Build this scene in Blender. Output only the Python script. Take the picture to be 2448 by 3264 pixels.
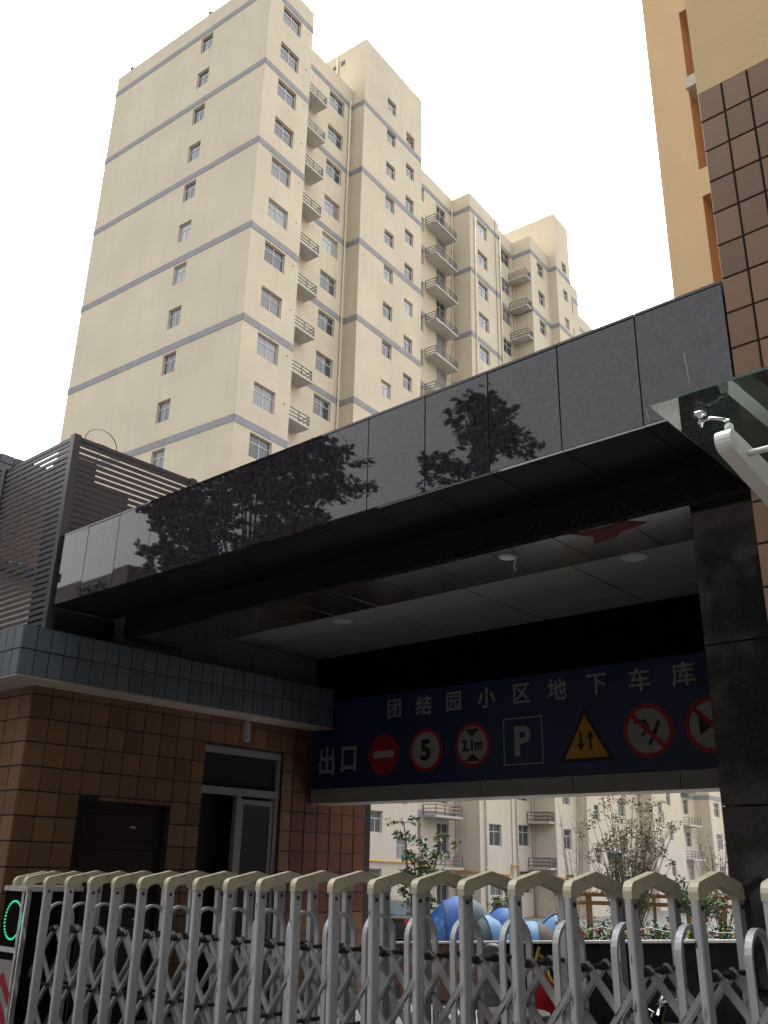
import bpy, bmesh, math, random
from mathutils import Vector, Matrix
random.seed(7)
R = math.radians
for o in list(bpy.data.objects): bpy.data.objects.remove(o)
scene = bpy.context.scene
COL = scene.collection

# ---------------------------------------------------------------- camera
YAW, PITCH, ROLL = R(41.63), R(21.143), R(1.228)
TURN = 5.0                       # the tower block stands 5 degrees off the gatehouse's axes
fw = Vector((-math.sin(YAW)*math.cos(PITCH), math.cos(YAW)*math.cos(PITCH), math.sin(PITCH)))
rt = Vector((math.cos(YAW), math.sin(YAW), 0)); up = rt.cross(fw)
cr = rt*math.cos(ROLL) + up*math.sin(ROLL); cu = -rt*math.sin(ROLL) + up*math.cos(ROLL)
CAM = Vector((0, 0, 1.6))
cd = bpy.data.cameras.new('camera'); cam = bpy.data.objects.new('camera', cd); COL.objects.link(cam)
cam.matrix_world = Matrix(((cr.x, cu.x, -fw.x, CAM.x), (cr.y, cu.y, -fw.y, CAM.y), (cr.z, cu.z, -fw.z, CAM.z), (0, 0, 0, 1)))
cd.sensor_fit = 'VERTICAL'; cd.sensor_height = 24; cd.lens = 24*2942/3264
cd.clip_start = 0.05; cd.clip_end = 2000
scene.camera = cam

# ---------------------------------------------------------------- sky, sun, exposure
SUN_EL, SUN_AZ = R(60), R(322)   # azimuth clockwise from +Y
world = bpy.data.worlds.new('World'); scene.world = world; world.use_nodes = True
nt = world.node_tree; nt.nodes.clear()
wo = nt.nodes.new('ShaderNodeOutputWorld'); bg = nt.nodes.new('ShaderNodeBackground')
sky = nt.nodes.new('ShaderNodeTexSky'); sky.sky_type = 'NISHITA'; sky.sun_disc = False
sky.sun_elevation = SUN_EL; sky.sun_rotation = SUN_AZ; sky.dust_density = 8.0; sky.air_density = 1.0; sky.ozone_density = 0.6
hs = nt.nodes.new('ShaderNodeHueSaturation'); hs.inputs['Saturation'].default_value = 0.06
nt.links.new(sky.outputs[0], hs.inputs['Color']); nt.links.new(hs.outputs[0], bg.inputs[0]); nt.links.new(bg.outputs[0], wo.inputs[0])
bg.inputs[1].default_value = 0.15
sl = bpy.data.lights.new('sun', 'SUN'); sl.energy = 0.5; sl.angle = R(25); sl.color = (1, .965, .91)
so = bpy.data.objects.new('sun', sl); COL.objects.link(so)
sd = Vector((math.sin(SUN_AZ)*math.cos(SUN_EL), math.cos(SUN_AZ)*math.cos(SUN_EL), math.sin(SUN_EL)))
so.rotation_euler = sd.to_track_quat('Z', 'Y').to_euler(); so.location = sd*60
vs = scene.view_settings; vs.view_transform = 'Standard'; vs.look = 'None'; vs.exposure = 2.25; vs.gamma = 1.0; vs.use_curve_mapping = False
scene.render.film_transparent = False
scene.cycles.max_bounces = 6; scene.cycles.transparent_max_bounces = 10

# ---------------------------------------------------------------- materials
MATS = {}
def mat(name, col, rough=.8, spec=.4, metal=0., var=.12, scale=3., bump=0., bscale=40., rand=0., detail=4., alt=None, altf=(.45,.7), altscale=None, stretch=None, emit=None, estr=0., coat=0.):
    m = bpy.data.materials.new(name); m.use_nodes = True; t = m.node_tree; n = t.nodes; l = t.links
    p = n['Principled BSDF']; p.inputs['Roughness'].default_value = rough; p.inputs['Specular IOR Level'].default_value = spec; p.inputs['Metallic'].default_value = metal
    if coat: p.inputs['Coat Weight'].default_value = coat
    tc = n.new('ShaderNodeTexCoord'); src = tc.outputs['Object']
    if stretch:
        mp = n.new('ShaderNodeMapping'); mp.inputs['Scale'].default_value = stretch; l.new(src, mp.inputs[0]); src = mp.outputs[0]
    nz = n.new('ShaderNodeTexNoise'); nz.inputs['Scale'].default_value = scale; nz.inputs['Detail'].default_value = detail; l.new(src, nz.inputs['Vector'])
    mr = n.new('ShaderNodeMapRange'); mr.inputs['From Min'].default_value = .25; mr.inputs['From Max'].default_value = .75
    mr.inputs['To Min'].default_value = 1-var; mr.inputs['To Max'].default_value = 1+var; l.new(nz.outputs['Fac'], mr.inputs['Value'])
    base = n.new('ShaderNodeRGB'); base.outputs[0].default_value = (*col, 1); cur = base.outputs[0]
    if alt:
        n2 = n.new('ShaderNodeTexNoise'); n2.inputs['Scale'].default_value = altscale or scale*4; n2.inputs['Detail'].default_value = 5; l.new(src, n2.inputs['Vector'])
        r2 = n.new('ShaderNodeMapRange'); r2.inputs['From Min'].default_value = altf[0]; r2.inputs['From Max'].default_value = altf[1]; l.new(n2.outputs['Fac'], r2.inputs['Value'])
        mx = n.new('ShaderNodeMix'); mx.data_type = 'RGBA'; l.new(r2.outputs[0], mx.inputs[0]); l.new(cur, mx.inputs[6]); mx.inputs[7].default_value = (*alt, 1); cur = mx.outputs[2]
    vm = n.new('ShaderNodeVectorMath'); vm.operation = 'SCALE'; l.new(cur, vm.inputs[0]); l.new(mr.outputs[0], vm.inputs['Scale']); cur = vm.outputs[0]
    if rand:
        oi = n.new('ShaderNodeObjectInfo'); r3 = n.new('ShaderNodeMapRange'); r3.inputs['To Min'].default_value = 1-rand; r3.inputs['To Max'].default_value = 1+rand; l.new(oi.outputs['Random'], r3.inputs['Value'])
        v3 = n.new('ShaderNodeVectorMath'); v3.operation = 'SCALE'; l.new(cur, v3.inputs[0]); l.new(r3.outputs[0], v3.inputs['Scale']); cur = v3.outputs[0]
    l.new(cur, p.inputs['Base Color'])
    if bump:
        nb = n.new('ShaderNodeTexNoise'); nb.inputs['Scale'].default_value = bscale; nb.inputs['Detail'].default_value = 4; l.new(src, nb.inputs['Vector'])
        bp = n.new('ShaderNodeBump'); bp.inputs['Strength'].default_value = bump; bp.inputs['Distance'].default_value = .02; l.new(nb.outputs['Fac'], bp.inputs['Height']); l.new(bp.outputs[0], p.inputs['Normal'])
    if emit: p.inputs['Emission Color'].default_value = (*emit, 1); p.inputs['Emission Strength'].default_value = estr
    MATS[name] = m; return m
M = MATS
mat('ground', (.10,.10,.095), .9, var=.25, scale=.7, bump=.3)
mat('paving', (.075,.073,.07), .85, var=.2, scale=1.5, bump=.2)
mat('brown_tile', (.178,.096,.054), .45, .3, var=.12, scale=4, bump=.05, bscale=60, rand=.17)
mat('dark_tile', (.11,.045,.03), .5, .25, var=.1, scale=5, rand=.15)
mat('grey_tile', (.105,.126,.147), .4, .45, var=.10, scale=6, rand=.10)
mat('grout', (.025,.025,.027), .9)
mat('plaster', (.34,.29,.25), .9, var=.08, scale=2, bump=.15, bscale=25)
mat('granite', (.021,.0185,.0245), .02, .45, var=.6, scale=30, alt=(.044,.034,.036), altf=(.52,.68), altscale=42, detail=8)
mat('granite_dull', (.011,.0105,.011), .06, .5, var=.4, scale=40, alt=(.020,.015,.015), altf=(.52,.7), altscale=60)
mat('black', (.012,.012,.013), .55, .3)
mat('black_wall', (.006,.006,.007), .8, .02, var=.3, scale=4)
mat('soffit_black', (.007,.007,.008), .75, .15, var=.2, scale=6)
mat('granite_soft', (.010,.0095,.010), .16, .4, var=.5, scale=40, alt=(.03,.022,.022), altf=(.52,.7), altscale=60)
mat('white_panel', (.2,.195,.19), .6, .3, var=.05, scale=2, rand=.04)
mat('stone_grey', (.19,.185,.175), .6, .3, var=.1, scale=4, rand=.06)
mat('dark_steel', (.04,.044,.056), .42, .5, var=.12, scale=8, rand=.06)
mat('aluminium', (.45,.455,.475), .42, .5, .25, var=.10, scale=9, alt=(.20,.19,.18), altf=(.60,.72), altscale=26, stretch=(1,1,.35), rand=.05)
mat('bright_alu', (.36,.365,.38), .28, .5, .6, var=.08, scale=12)
mat('cap_cream', (.42,.39,.285), .5, .4, var=.08, scale=18, alt=(.19,.175,.13), altf=(.6,.75), altscale=30, rand=.08)
mat('rubber', (.018,.018,.02), .5, .4)
mat('chrome', (.75,.75,.75), .12, .5, 1., var=.02)
mat('door_alu', (.24,.24,.245), .45, .4, .2, var=.06)
mat('white_paint', (.74,.73,.69), .4, .4, var=.04, scale=6, bump=.04)
mat('frame_white', (.46,.46,.465), .5, .4, var=.04)
mat('band_grey', (.225,.228,.245), .85, var=.1, scale=1.2, alt=(.18,.18,.20), altf=(.55,.75))
mat('railing', (.07,.068,.066), .5, .4, var=.1)
mat('pvc', (.58,.52,.42), .6, .3, var=.1, scale=2)
mat('concrete', (.42,.405,.38), .85, var=.15, scale=2)
mat('sign_blue', (.005,.013,.062), .5, .4, var=.12, scale=2)
mat('sign_white', (.22,.22,.21), .6, .3, var=.04)
mat('sign_red', (.23,.008,.014), .5, .3)
mat('sign_black', (.01,.01,.01), .6, .3)
mat('sign_yellow', (.34,.16,.012), .5, .3)
mat('orange_stucco', (.54,.405,.25), .9, .3, var=.05, scale=1.5, bump=.1, bscale=30)
mat('orange_light', (.62,.46,.255), .9, .3, var=.05, scale=1.5, bump=.1, bscale=30)
mat('reveal_brown', (.46,.265,.165), .85, var=.06)
mat('pink', (.62,.36,.28), .9, var=.08)
mat('door_dark', (.02,.012,.012), .35, .5, var=.2)
mat('lamp_dark', (.02,.03,.035), .4, .5)
mat('lamp_white', (.32,.32,.31), .5, .4)
mat('gas_yellow', (.48,.26,.04), .5, .4)
mat('pergola_wood', (.17,.088,.028), .7, .3, var=.25, scale=6, stretch=(1,1,6))
mat('bark', (.09,.07,.055), .9, var=.3, scale=14, bump=.5)
mat('twig', (.16,.115,.085), .9, var=.25, scale=8)
mat('leaf_dark', (.05,.085,.028), .6, .3, var=.35, scale=3)
mat('leaf_young', (.085,.12,.035), .6, .3, var=.35, scale=3)
mat('leaf_olive', (.075,.085,.03), .65, .3, var=.35, scale=3)
mat('leaf_street', (.03,.042,.018), .7, .3, var=.35, scale=2)
mat('hedge', (.035,.07,.02), .7, .3, var=.4, scale=4)
mat('tent_blue', (.011,.06,.21), .6, .3, var=.2, scale=3, alt=(.04,.14,.33), altf=(.58,.75), altscale=7)
mat('tent_light', (.04,.115,.22), .6, .3, var=.15)
mat('tent_teal', (.008,.03,.045), .6, .3, var=.2)
mat('tent_green', (.018,.05,.028), .6, .3, var=.2)
mat('tent_brown', (.03,.02,.016), .7, .3)
mat('tent_trim', (.03,.03,.032), .6, .3)
mat('car_paint', (.012,.012,.015), .12, .5, coat=.5)
mat('car_glass', (.07,.10,.115), .10, .25)
mat('plate_blue', (.03,.08,.35), .4)
mat('red_paint', (.35,.012,.02), .35, .5, var=.12)
mat('red_cloth', (.42,.012,.02), .8, .3, var=.2)
mat('red_reflection', (.085,.005,.007), .8, .2, var=.2)
mat('yellow_trim', (.72,.55,.06), .7)
mat('cable', (.03,.03,.03), .6)
mat('flag_red', (.34,.03,.035), .8); mat('flag_yellow', (.42,.34,.04), .8); mat('flag_green', (.04,.22,.07), .8); mat('flag_blue', (.03,.14,.28), .8); mat('flag_pink', (.36,.08,.12), .8)
mat('led', (.02,.3,.12), .4, emit=(.05,1,.45), estr=.14)
mat('brick_far', (.075,.062,.055), .9, var=.15, scale=2)
# window glass: dark pane, clear reflections, some rooms with pale curtains
def glass_mat(name, c1, c2, rough=.06):
    m = mat(name, c1, rough, .55, var=.15, scale=.8); t = m.node_tree; p = t.nodes['Principled BSDF']
    cur = p.inputs['Base Color'].links[0].from_socket
    oi = t.nodes.new('ShaderNodeObjectInfo'); rp = t.nodes.new('ShaderNodeMapRange'); rp.inputs['From Min'].default_value = .45; rp.inputs['From Max'].default_value = 1.; t.links.new(oi.outputs['Random'], rp.inputs['Value'])
    mx = t.nodes.new('ShaderNodeMix'); mx.data_type = 'RGBA'; t.links.new(rp.outputs[0], mx.inputs[0]); t.links.new(cur, mx.inputs[6]); mx.inputs[7].default_value = (*c2, 1)
    t.links.new(mx.outputs[2], p.inputs['Base Color']); return m
glass_mat('pane', (.05,.056,.062), (.30,.31,.31))
# stained cream stucco of the tower: whiter paint on the lowest floors, rain streaks, fine courses
def tower_mat():
    m = mat('cream', (.51,.448,.345), .92, .25, var=.09, scale=.30, detail=8.); t = m.node_tree; n = t.nodes; l = t.links; p = n['Principled BSDF']
    cur = p.inputs['Base Color'].links[0].from_socket
    tc = n.new('ShaderNodeTexCoord'); sx = n.new('ShaderNodeSeparateXYZ'); l.new(tc.outputs['Object'], sx.inputs[0])
    # pale lower paint
    nz = n.new('ShaderNodeTexNoise'); nz.inputs['Scale'].default_value = .5; l.new(tc.outputs['Object'], nz.inputs['Vector'])
    ad = n.new('ShaderNodeMath'); ad.operation = 'MULTIPLY_ADD'; l.new(nz.outputs['Fac'], ad.inputs[0]); ad.inputs[1].default_value = 3.; l.new(sx.outputs['Z'], ad.inputs[2])
    lo = n.new('ShaderNodeMapRange'); lo.inputs['From Min'].default_value = 6.3; lo.inputs['From Max'].default_value = 9.6; lo.inputs['To Min'].default_value = .75; lo.inputs['To Max'].default_value = 0; l.new(ad.outputs[0], lo.inputs['Value'])
    m1 = n.new('ShaderNodeMix'); m1.data_type = 'RGBA'; l.new(lo.outputs[0], m1.inputs[0]); l.new(cur, m1.inputs[6]); m1.inputs[7].default_value = (.50,.455,.41,1)
    # rain streaks
    mp = n.new('ShaderNodeMapping'); mp.inputs['Scale'].default_value = (1.6,1.6,.11); l.new(tc.outputs['Object'], mp.inputs[0])
    st = n.new('ShaderNodeTexNoise'); st.inputs['Scale'].default_value = 1.3; st.inputs['Detail'].default_value = 6; l.new(mp.outputs[0], st.inputs['Vector'])
    sr = n.new('ShaderNodeMapRange'); sr.inputs['From Min'].default_value = .54; sr.inputs['From Max'].default_value = .78; sr.inputs['To Max'].default_value = .48; l.new(st.outputs['Fac'], sr.inputs['Value'])
    m2 = n.new('ShaderNodeMix'); m2.data_type = 'RGBA'; l.new(sr.outputs[0], m2.inputs[0]); l.new(m1.outputs[2], m2.inputs[6]); m2.inputs[7].default_value = (.40,.36,.29,1)
    # blotches
    bl = n.new('ShaderNodeTexNoise'); bl.inputs['Scale'].default_value = .9; bl.inputs['Detail'].default_value = 7; l.new(tc.outputs['Object'], bl.inputs['Vector'])
    br = n.new('ShaderNodeMapRange'); br.inputs['From Min'].default_value = .6; br.inputs['From Max'].default_value = .78; br.inputs['To Max'].default_value = .5; l.new(bl.outputs['Fac'], br.inputs['Value'])
    m3 = n.new('ShaderNodeMix'); m3.data_type = 'RGBA'; l.new(br.outputs[0], m3.inputs[0]); l.new(m2.outputs[2], m3.inputs[6]); m3.inputs[7].default_value = (.47,.44,.40,1)
    l.new(m3.outputs[2], p.inputs['Base Color'])
    # fine horizontal courses
    mp2 = n.new('ShaderNodeMapping'); mp2.inputs['Scale'].default_value = (1,1,9); l.new(tc.outputs['Object'], mp2.inputs[0])
    cn = n.new('ShaderNodeTexNoise'); cn.inputs['Scale'].default_value = 2.2; cn.inputs['Detail'].default_value = 5; l.new(mp2.outputs[0], cn.inputs['Vector'])
    bp = n.new('ShaderNodeBump'); bp.inputs['Strength'].default_value = .28; bp.inputs['Distance'].default_value = .035; l.new(cn.outputs['Fac'], bp.inputs['Height']); l.new(bp.outputs[0], p.inputs['Normal'])
tower_mat()
# clear canopy glass
def sheet_glass():
    m = bpy.data.materials.new('sheet_glass'); m.use_nodes = True; t = m.node_tree; n = t.nodes; n.clear(); l = t.links
    o = n.new('ShaderNodeOutputMaterial'); tr = n.new('ShaderNodeBsdfTransparent'); tr.inputs[0].default_value = (.93,.965,.95,1)
    gl = n.new('ShaderNodeBsdfGlossy'); gl.inputs['Roughness'].default_value = .02; gl.inputs[0].default_value = (.95,1,.97,1)
    di = n.new('ShaderNodeBsdfDiffuse'); di.inputs[0].default_value = (.35,.42,.39,1)
    fr = n.new('ShaderNodeFresnel'); fr.inputs[0].default_value = 1.55; mx = n.new('ShaderNodeMixShader'); mx2 = n.new('ShaderNodeMixShader')
    nz = n.new('ShaderNodeTexNoise'); nz.inputs['Scale'].default_value = 6; mr = n.new('ShaderNodeMapRange'); mr.inputs['To Min'].default_value = .03; mr.inputs['To Max'].default_value = .15
    l.new(nz.outputs['Fac'], mr.inputs['Value']); l.new(mr.outputs[0], mx2.inputs[0]); l.new(tr.outputs[0], mx2.inputs[1]); l.new(di.outputs[0], mx2.inputs[2])
    l.new(fr.outputs[0], mx.inputs[0]); l.new(mx2.outputs[0], mx.inputs[1]); l.new(gl.outputs[0], mx.inputs[2]); l.new(mx.outputs[0], o.inputs[0]); M['sheet_glass'] = m
sheet_glass()
mat('glass_edge', (.03,.075,.06), .15, .5, var=.2, scale=10)

# ---------------------------------------------------------------- builders
class MB:
    def __init__(s): s.v = []; s.f = []
    def quad(s, a, b, c, d):
        i = len(s.v); s.v += [tuple(a), tuple(b), tuple(c), tuple(d)]; s.f.append((i, i+1, i+2, i+3)); return s
    def poly(s, pts):
        i = len(s.v); s.v += [tuple(p) for p in pts]; s.f.append(tuple(range(i, i+len(pts)))); return s
    def box(s, x0, y0, z0, x1, y1, z1):
        i = len(s.v)
        s.v += [(x0,y0,z0),(x1,y0,z0),(x1,y1,z0),(x0,y1,z0),(x0,y0,z1),(x1,y0,z1),(x1,y1,z1),(x0,y1,z1)]
        s.f += [(i,i+3,i+2,i+1),(i+4,i+5,i+6,i+7),(i,i+1,i+5,i+4),(i+1,i+2,i+6,i+5),(i+2,i+3,i+7,i+6),(i+3,i,i+4,i+7)]; return s
    def slab(s, x0, y0, z0, x1, y1, z1, axis, sign, b):
        "box whose face towards sign*axis has bevelled edges of width b"
        lo = [x0,y0,z0]; hi = [x1,y1,z1]; a = axis; u, w = [k for k in range(3) if k != a]
        back = lo[a] if sign > 0 else hi[a]; front = hi[a] if sign > 0 else lo[a]; mid = front-sign*b
        def ring(d, ins):
            out = []
            for cu_, cw in ((lo[u]+ins, lo[w]+ins), (hi[u]-ins, lo[w]+ins), (hi[u]-ins, hi[w]-ins), (lo[u]+ins, hi[w]-ins)):
                p = [0,0,0]; p[a] = d; p[u] = cu_; p[w] = cw; out.append(tuple(p))
            return out
        i = len(s.v); s.v += ring(back, 0)+ring(mid, 0)+ring(front, b)
        fs = [(i,i+1,i+2,i+3)]
        for k in range(2):
            for j in range(4): fs.append((i+4*k+j, i+4*k+(j+1)%4, i+4*k+4+(j+1)%4, i+4*k+4+j))
        fs.append((i+8,i+9,i+10,i+11)); s.f += fs; return s
    def beam(s, a, b, w, h, upv=(0,0,1)):
        a = Vector(a); b = Vector(b); d = (b-a).normalized(); x = d.cross(Vector(upv))
        if x.length < 1e-4: x = d.cross(Vector((0,1,0)))
        x.normalize(); y = x.cross(d)
        i = len(s.v)
        for p in (a, b):
            for sx, sy in ((-1,-1),(1,-1),(1,1),(-1,1)): s.v.append(tuple(p+x*sx*w/2+y*sy*h/2))
        s.f += [(i,i+1,i+2,i+3),(i+7,i+6,i+5,i+4)]+[(i+j,i+4+j,i+4+(j+1)%4,i+(j+1)%4) for j in range(4)]; return s
    def tube(s, pts, r, n=6, caps=True):
        pts = [Vector(p) for p in pts]; rs = r if isinstance(r, (list, tuple)) else [r]*len(pts)
        i0 = len(s.v); px = None
        for k, p in enumerate(pts):
            d = (pts[min(k+1,len(pts)-1)]-pts[max(k-1,0)])
            d = d.normalized() if d.length > 1e-9 else Vector((0,0,1))
            x = px - d*px.dot(d) if px is not None else d.cross(Vector((.31,.17,.93)) if abs(d.z) < .9 else Vector((1,0,0)))
            if x.length < 1e-6: x = d.orthogonal()
            x.normalize(); px = x; y = d.cross(x)
            for j in range(n):
                t = 2*math.pi*j/n; s.v.append(tuple(p+(x*math.cos(t)+y*math.sin(t))*rs[k]))
        for k in range(len(pts)-1):
            for j in range(n):
                a = i0+k*n+j; b = i0+k*n+(j+1)%n; s.f.append((a,b,b+n,a+n))
        if caps: s.f.append(tuple(i0+j for j in range(n-1,-1,-1))); s.f.append(tuple(i0+(len(pts)-1)*n+j for j in range(n)))
        return s
    def lathe(s, prof, n=16, c=(0,0,0)):
        i0 = len(s.v)
        for r, z in prof:
            for j in range(n):
                t = 2*math.pi*j/n; s.v.append((c[0]+r*math.cos(t), c[1]+r*math.sin(t), c[2]+z))
        for k in range(len(prof)-1):
            for j in range(n):
                a = i0+k*n+j; b = i0+k*n+(j+1)%n; s.f.append((a,b,b+n,a+n))
        s.f.append(tuple(i0+j for j in range(n-1,-1,-1))); s.f.append(tuple(i0+(len(prof)-1)*n+j for j in range(n))); return s
    def prism(s, pts, axis, a, b):
        "polygon pts (in the two other axes, in order) pushed from a to b along axis"
        u, w = [k for k in range(3) if k != axis]; n = len(pts); i = len(s.v)
        for d in (a, b):
            for p in pts:
                q = [0,0,0]; q[axis] = d; q[u] = p[0]; q[w] = p[1]; s.v.append(tuple(q))
        s.f.append(tuple(range(i+n-1, i-1, -1))); s.f.append(tuple(range(i+n, i+2*n)))
        for j in range(n): s.f.append((i+j, i+(j+1)%n, i+n+(j+1)%n, i+n+j))
        return s
    def mesh(s, name, m, smooth=False):
        me = bpy.data.meshes.new(name); me.from_pydata(s.v, [], s.f); me.materials.append(M[m])
        bm = bmesh.new(); bm.from_mesh(me)
        if smooth: bmesh.ops.remove_doubles(bm, verts=bm.verts, dist=.0005)
        bmesh.ops.recalc_face_normals(bm, faces=bm.faces); bm.to_mesh(me); bm.free()
        if smooth:
            for p in me.polygons: p.use_smooth = True
        return me
    def raw(s, name, m):
        me = bpy.data.meshes.new(name); me.from_pydata(s.v, [], s.f); me.materials.append(M[m]); return me
    def build(s, name, m, parent=None, smooth=False, loc=None, rot=None):
        return put(name, s.mesh(name, m, smooth), parent, loc, rot)
def put(name, me, parent=None, loc=None, rot=None):
    o = bpy.data.objects.new(name, me); COL.objects.link(o); o.parent = parent
    if loc is not None: o.location = loc
    if rot is not None: o.rotation_euler = rot
    return o
def tag(o, label=None, cat=None, group=None, kind=None):
    if label: o['label'] = label
    if cat: o['category'] = cat
    if group: o['group'] = group
    if kind: o['kind'] = kind
    return o
def thing(name, label, cat, loc=(0,0,0), rz=0., group=None):
    o = bpy.data.objects.new(name, None); COL.objects.link(o); o.location = loc; o.rotation_euler = (0,0,rz); o.empty_display_size = .2
    return tag(o, label, cat, group)
def copy_tree(o, parent=None):
    c = o.copy(); COL.objects.link(c); c.parent = parent
    for ch in [x for x in bpy.data.objects if x.parent == o]: copy_tree(ch, c)
    return c
def cuts_wall(mb, P, U0, U1, V0, V1, rects, D, sheet=True):
    """wall sheet in the plane P(u, v, depth) with rectangular openings and reveals D deep"""
    us = sorted({U0, U1, *[min(max(r[0],U0),U1) for r in rects], *[min(max(r[1],U0),U1) for r in rects]})
    vs_ = sorted({V0, V1, *[min(max(r[2],V0),V1) for r in rects], *[min(max(r[3],V0),V1) for r in rects]})
    for a, b in zip(us, us[1:]):
        col = [r for r in rects if r[0] < (a+b)/2 < r[1]]; start = V0
        for r in sorted(col, key=lambda r: r[2]):
            if r[2] > start: mb.quad(P(a,start,0), P(b,start,0), P(b,r[2],0), P(a,r[2],0))
            start = r[3]
        if start < V1: mb.quad(P(a,start,0), P(b,start,0), P(b,V1,0), P(a,V1,0))
    for a, b, c, d in rects:
        mb.quad(P(a,c,0),P(b,c,0),P(b,c,D),P(a,c,D)); mb.quad(P(a,d,0),P(b,d,0),P(b,d,D),P(a,d,D))
        mb.quad(P(a,c,0),P(a,d,0),P(a,d,D),P(a,c,D)); mb.quad(P(b,c,0),P(b,d,0),P(b,d,D),P(b,c,D))
def pixel(p):
    "where a world point falls in the 2448 x 3264 photograph: only used to leave out repeats that nothing shows of"
    v = Vector(p)-CAM; z = v.dot(fw)
    return (1224+2942*v.dot(cr)/z, 1632-2942*v.dot(cu)/z) if z > .1 else (-9999, -9999)
def text_mesh(s, size, name, m, bold=0., depth=.004, squeeze=1.):
    c = bpy.data.curves.new(name, 'FONT'); c.body = s; c.size = size; c.align_x = 'CENTER'; c.align_y = 'CENTER'; c.extrude = depth; c.offset = bold; c.resolution_u = 3
    o = bpy.data.objects.new(name, c); COL.objects.link(o); dg = bpy.context.evaluated_depsgraph_get()
    me = bpy.data.meshes.new_from_object(o.evaluated_get(dg)); bpy.data.objects.remove(o); bpy.data.curves.remove(c)
    xs = [v.co.x for v in me.vertices]; ys = [v.co.y for v in me.vertices]
    if xs:
        mx, my = (min(xs)+max(xs))/2, (min(ys)+max(ys))/2
        for v in me.vertices: v.co.x = (v.co.x-mx)*squeeze; v.co.y -= my
    me.materials.clear(); me.materials.append(M[m]); me.name = name; return me

# ================================================================ THE SETTING
YARD = -1.15
g = MB().quad((-320,-320,YARD),(320,-320,YARD),(320,420,YARD),(-320,420,YARD)); tag(g.build('ground','ground'), kind='structure')
g = MB().quad((-60,-40,0),(40,-40,0),(40,10.4,0),(-60,10.4,0)).quad((-60,10.4,0),(40,10.4,0),(40,10.4,YARD),(-60,10.4,YARD)).quad((-60,-40,0),(-60,10.4,0),(-60,10.4,YARD),(-60,-40,YARD))
tag(g.build('street','paving'), kind='structure')
g = MB(); 
for i in range(12):
    y0 = 10.4+i*.62; y1 = y0+.62; h = lambda y: -.004-(y-10.4)/7.44*(1.13)
    g.quad((-9.5,y0,h(y0)),(-1.7,y0,h(y0)),(-1.7,y1,h(y1)),(-9.5,y1,h(y1)))
tag(g.build('garage_ramp','concrete'), kind='structure')

# ---------------------------------------------------------------- apartment tower
TA = R(TURN); U0, V0 = -30.37, 28.3
def T2W(u, v, z): return Vector((u*math.cos(TA)-v*math.sin(TA), u*math.sin(TA)+v*math.cos(TA), z))
def shows(u, v, z):
    x, y = pixel(T2W(u, v, z))
    top = 1719+(x-192)*(885-1719)/2103 if x > 192 else 2000
    return (-60 < x < 2500 and -120 < y < top+70) or (1130 < x < 2390 and 2470 < y < 3010)
tower = thing('apartment_tower', 'tall cream apartment tower with grey bands and rows of windows behind the gatehouse', 'apartment building', T2W(U0, V0, YARD), TA)
def L(u, v, z): return (u-U0, v-V0, z-YARD)
SEC = [(28.3,32.2,-30.37,52.95),(32.2,38.65,-32.25,52.95),(38.65,45.8,-31.2,57.3),(45.8,52.3,-32.6,52.95),(52.3,57.1,-30.95,52.95),(57.1,60.0,-31.3,52.95),
       (60.0,63.45,-29.55,52.95),(63.45,66.3,-28.8,57.3),(66.3,69.8,-29.7,52.95),(69.8,79.4,-31.3,52.95)]
BACK = -45.05; FL = 2.915
def zt(k): return 51.05-FL*k
# columns of windows: (section, v0, v1, top offset, height, floors, style)
WIN = [(0,29.46,31.07,0,1.3,range(0,18),2),(1,36.2,37.77,0,1.3,range(0,18),2),(2,41.35,42.42,3.03,1.12,range(0,19),1),(2,43.75,44.78,1.72,1.12,range(0,18),1),
       (3,46.6,48.2,.2,1.35,range(0,18),2),(3,49.95,51.28,-.1,1.75,range(0,18),2),(4,53.45,55.0,0,1.32,range(0,18),2),(5,57.95,59.5,.15,1.35,range(0,18),2),
       (6,61.15,62.35,0,1.3,range(0,18),1),(7,64.62,65.5,1.8,1.05,range(0,18),1),(8,67.3,68.6,0,1.3,range(0,18),1),(9,71.6,73.1,0,1.3,range(0,18),1),(9,75.0,76.4,0,1.3,range(0,18),1)]
frames = {}; panes = {}
def frame_mesh(w, h, st):
    key = (round(w,2), round(h,2), st)
    if key not in frames:
        b = .048; m = MB(); tb = h*.66; e = .003
        m.box(0,0,0,b,.07,h).box(w-b,0,0,w,.07,h).box(b,0,0,w-b,.07,b).box(b,0,h-b,w-b,.07,h).box(b,.004,tb-b/2,w-b,.066,tb+b/2)
        m.box(w/2-b/2,e,b,w/2+b/2,.067,tb-b/2)
        if st == 2: m.box(w/2-b/2,e,tb+b/2,w/2+b/2,.067,h-b)
        frames[key] = m.mesh('window_frame','frame_white')
        panes[key] = MB().box(b*.6,.03,b*.6,w-b*.6,.04,h-b*.6).mesh('pane','pane')
    return frames[key], panes[key]
def window(parent, loc, w, h, st, rz):
    f, p = frame_mesh(w, h, st); o = put('window', f, parent, loc, (0,0,rz)); put('pane', p, o); return o
wall = MB()
gable_rects = []
for k in range(0, 18):
    z1 = zt(k); gable_rects.append((-36.4,-35.37,z1-1.28,z1))
keep = [r for r in gable_rects if shows((r[0]+r[1])/2, V0, r[2])]
for r in keep: window(tower, L(r[0], V0+.12, r[2]), r[1]-r[0], r[3]-r[2], 1, 0)
cuts_wall(wall, lambda a, b, d: L(a, V0+d, b), BACK, U0, YARD-.2, 52.95, keep, .19)
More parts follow.
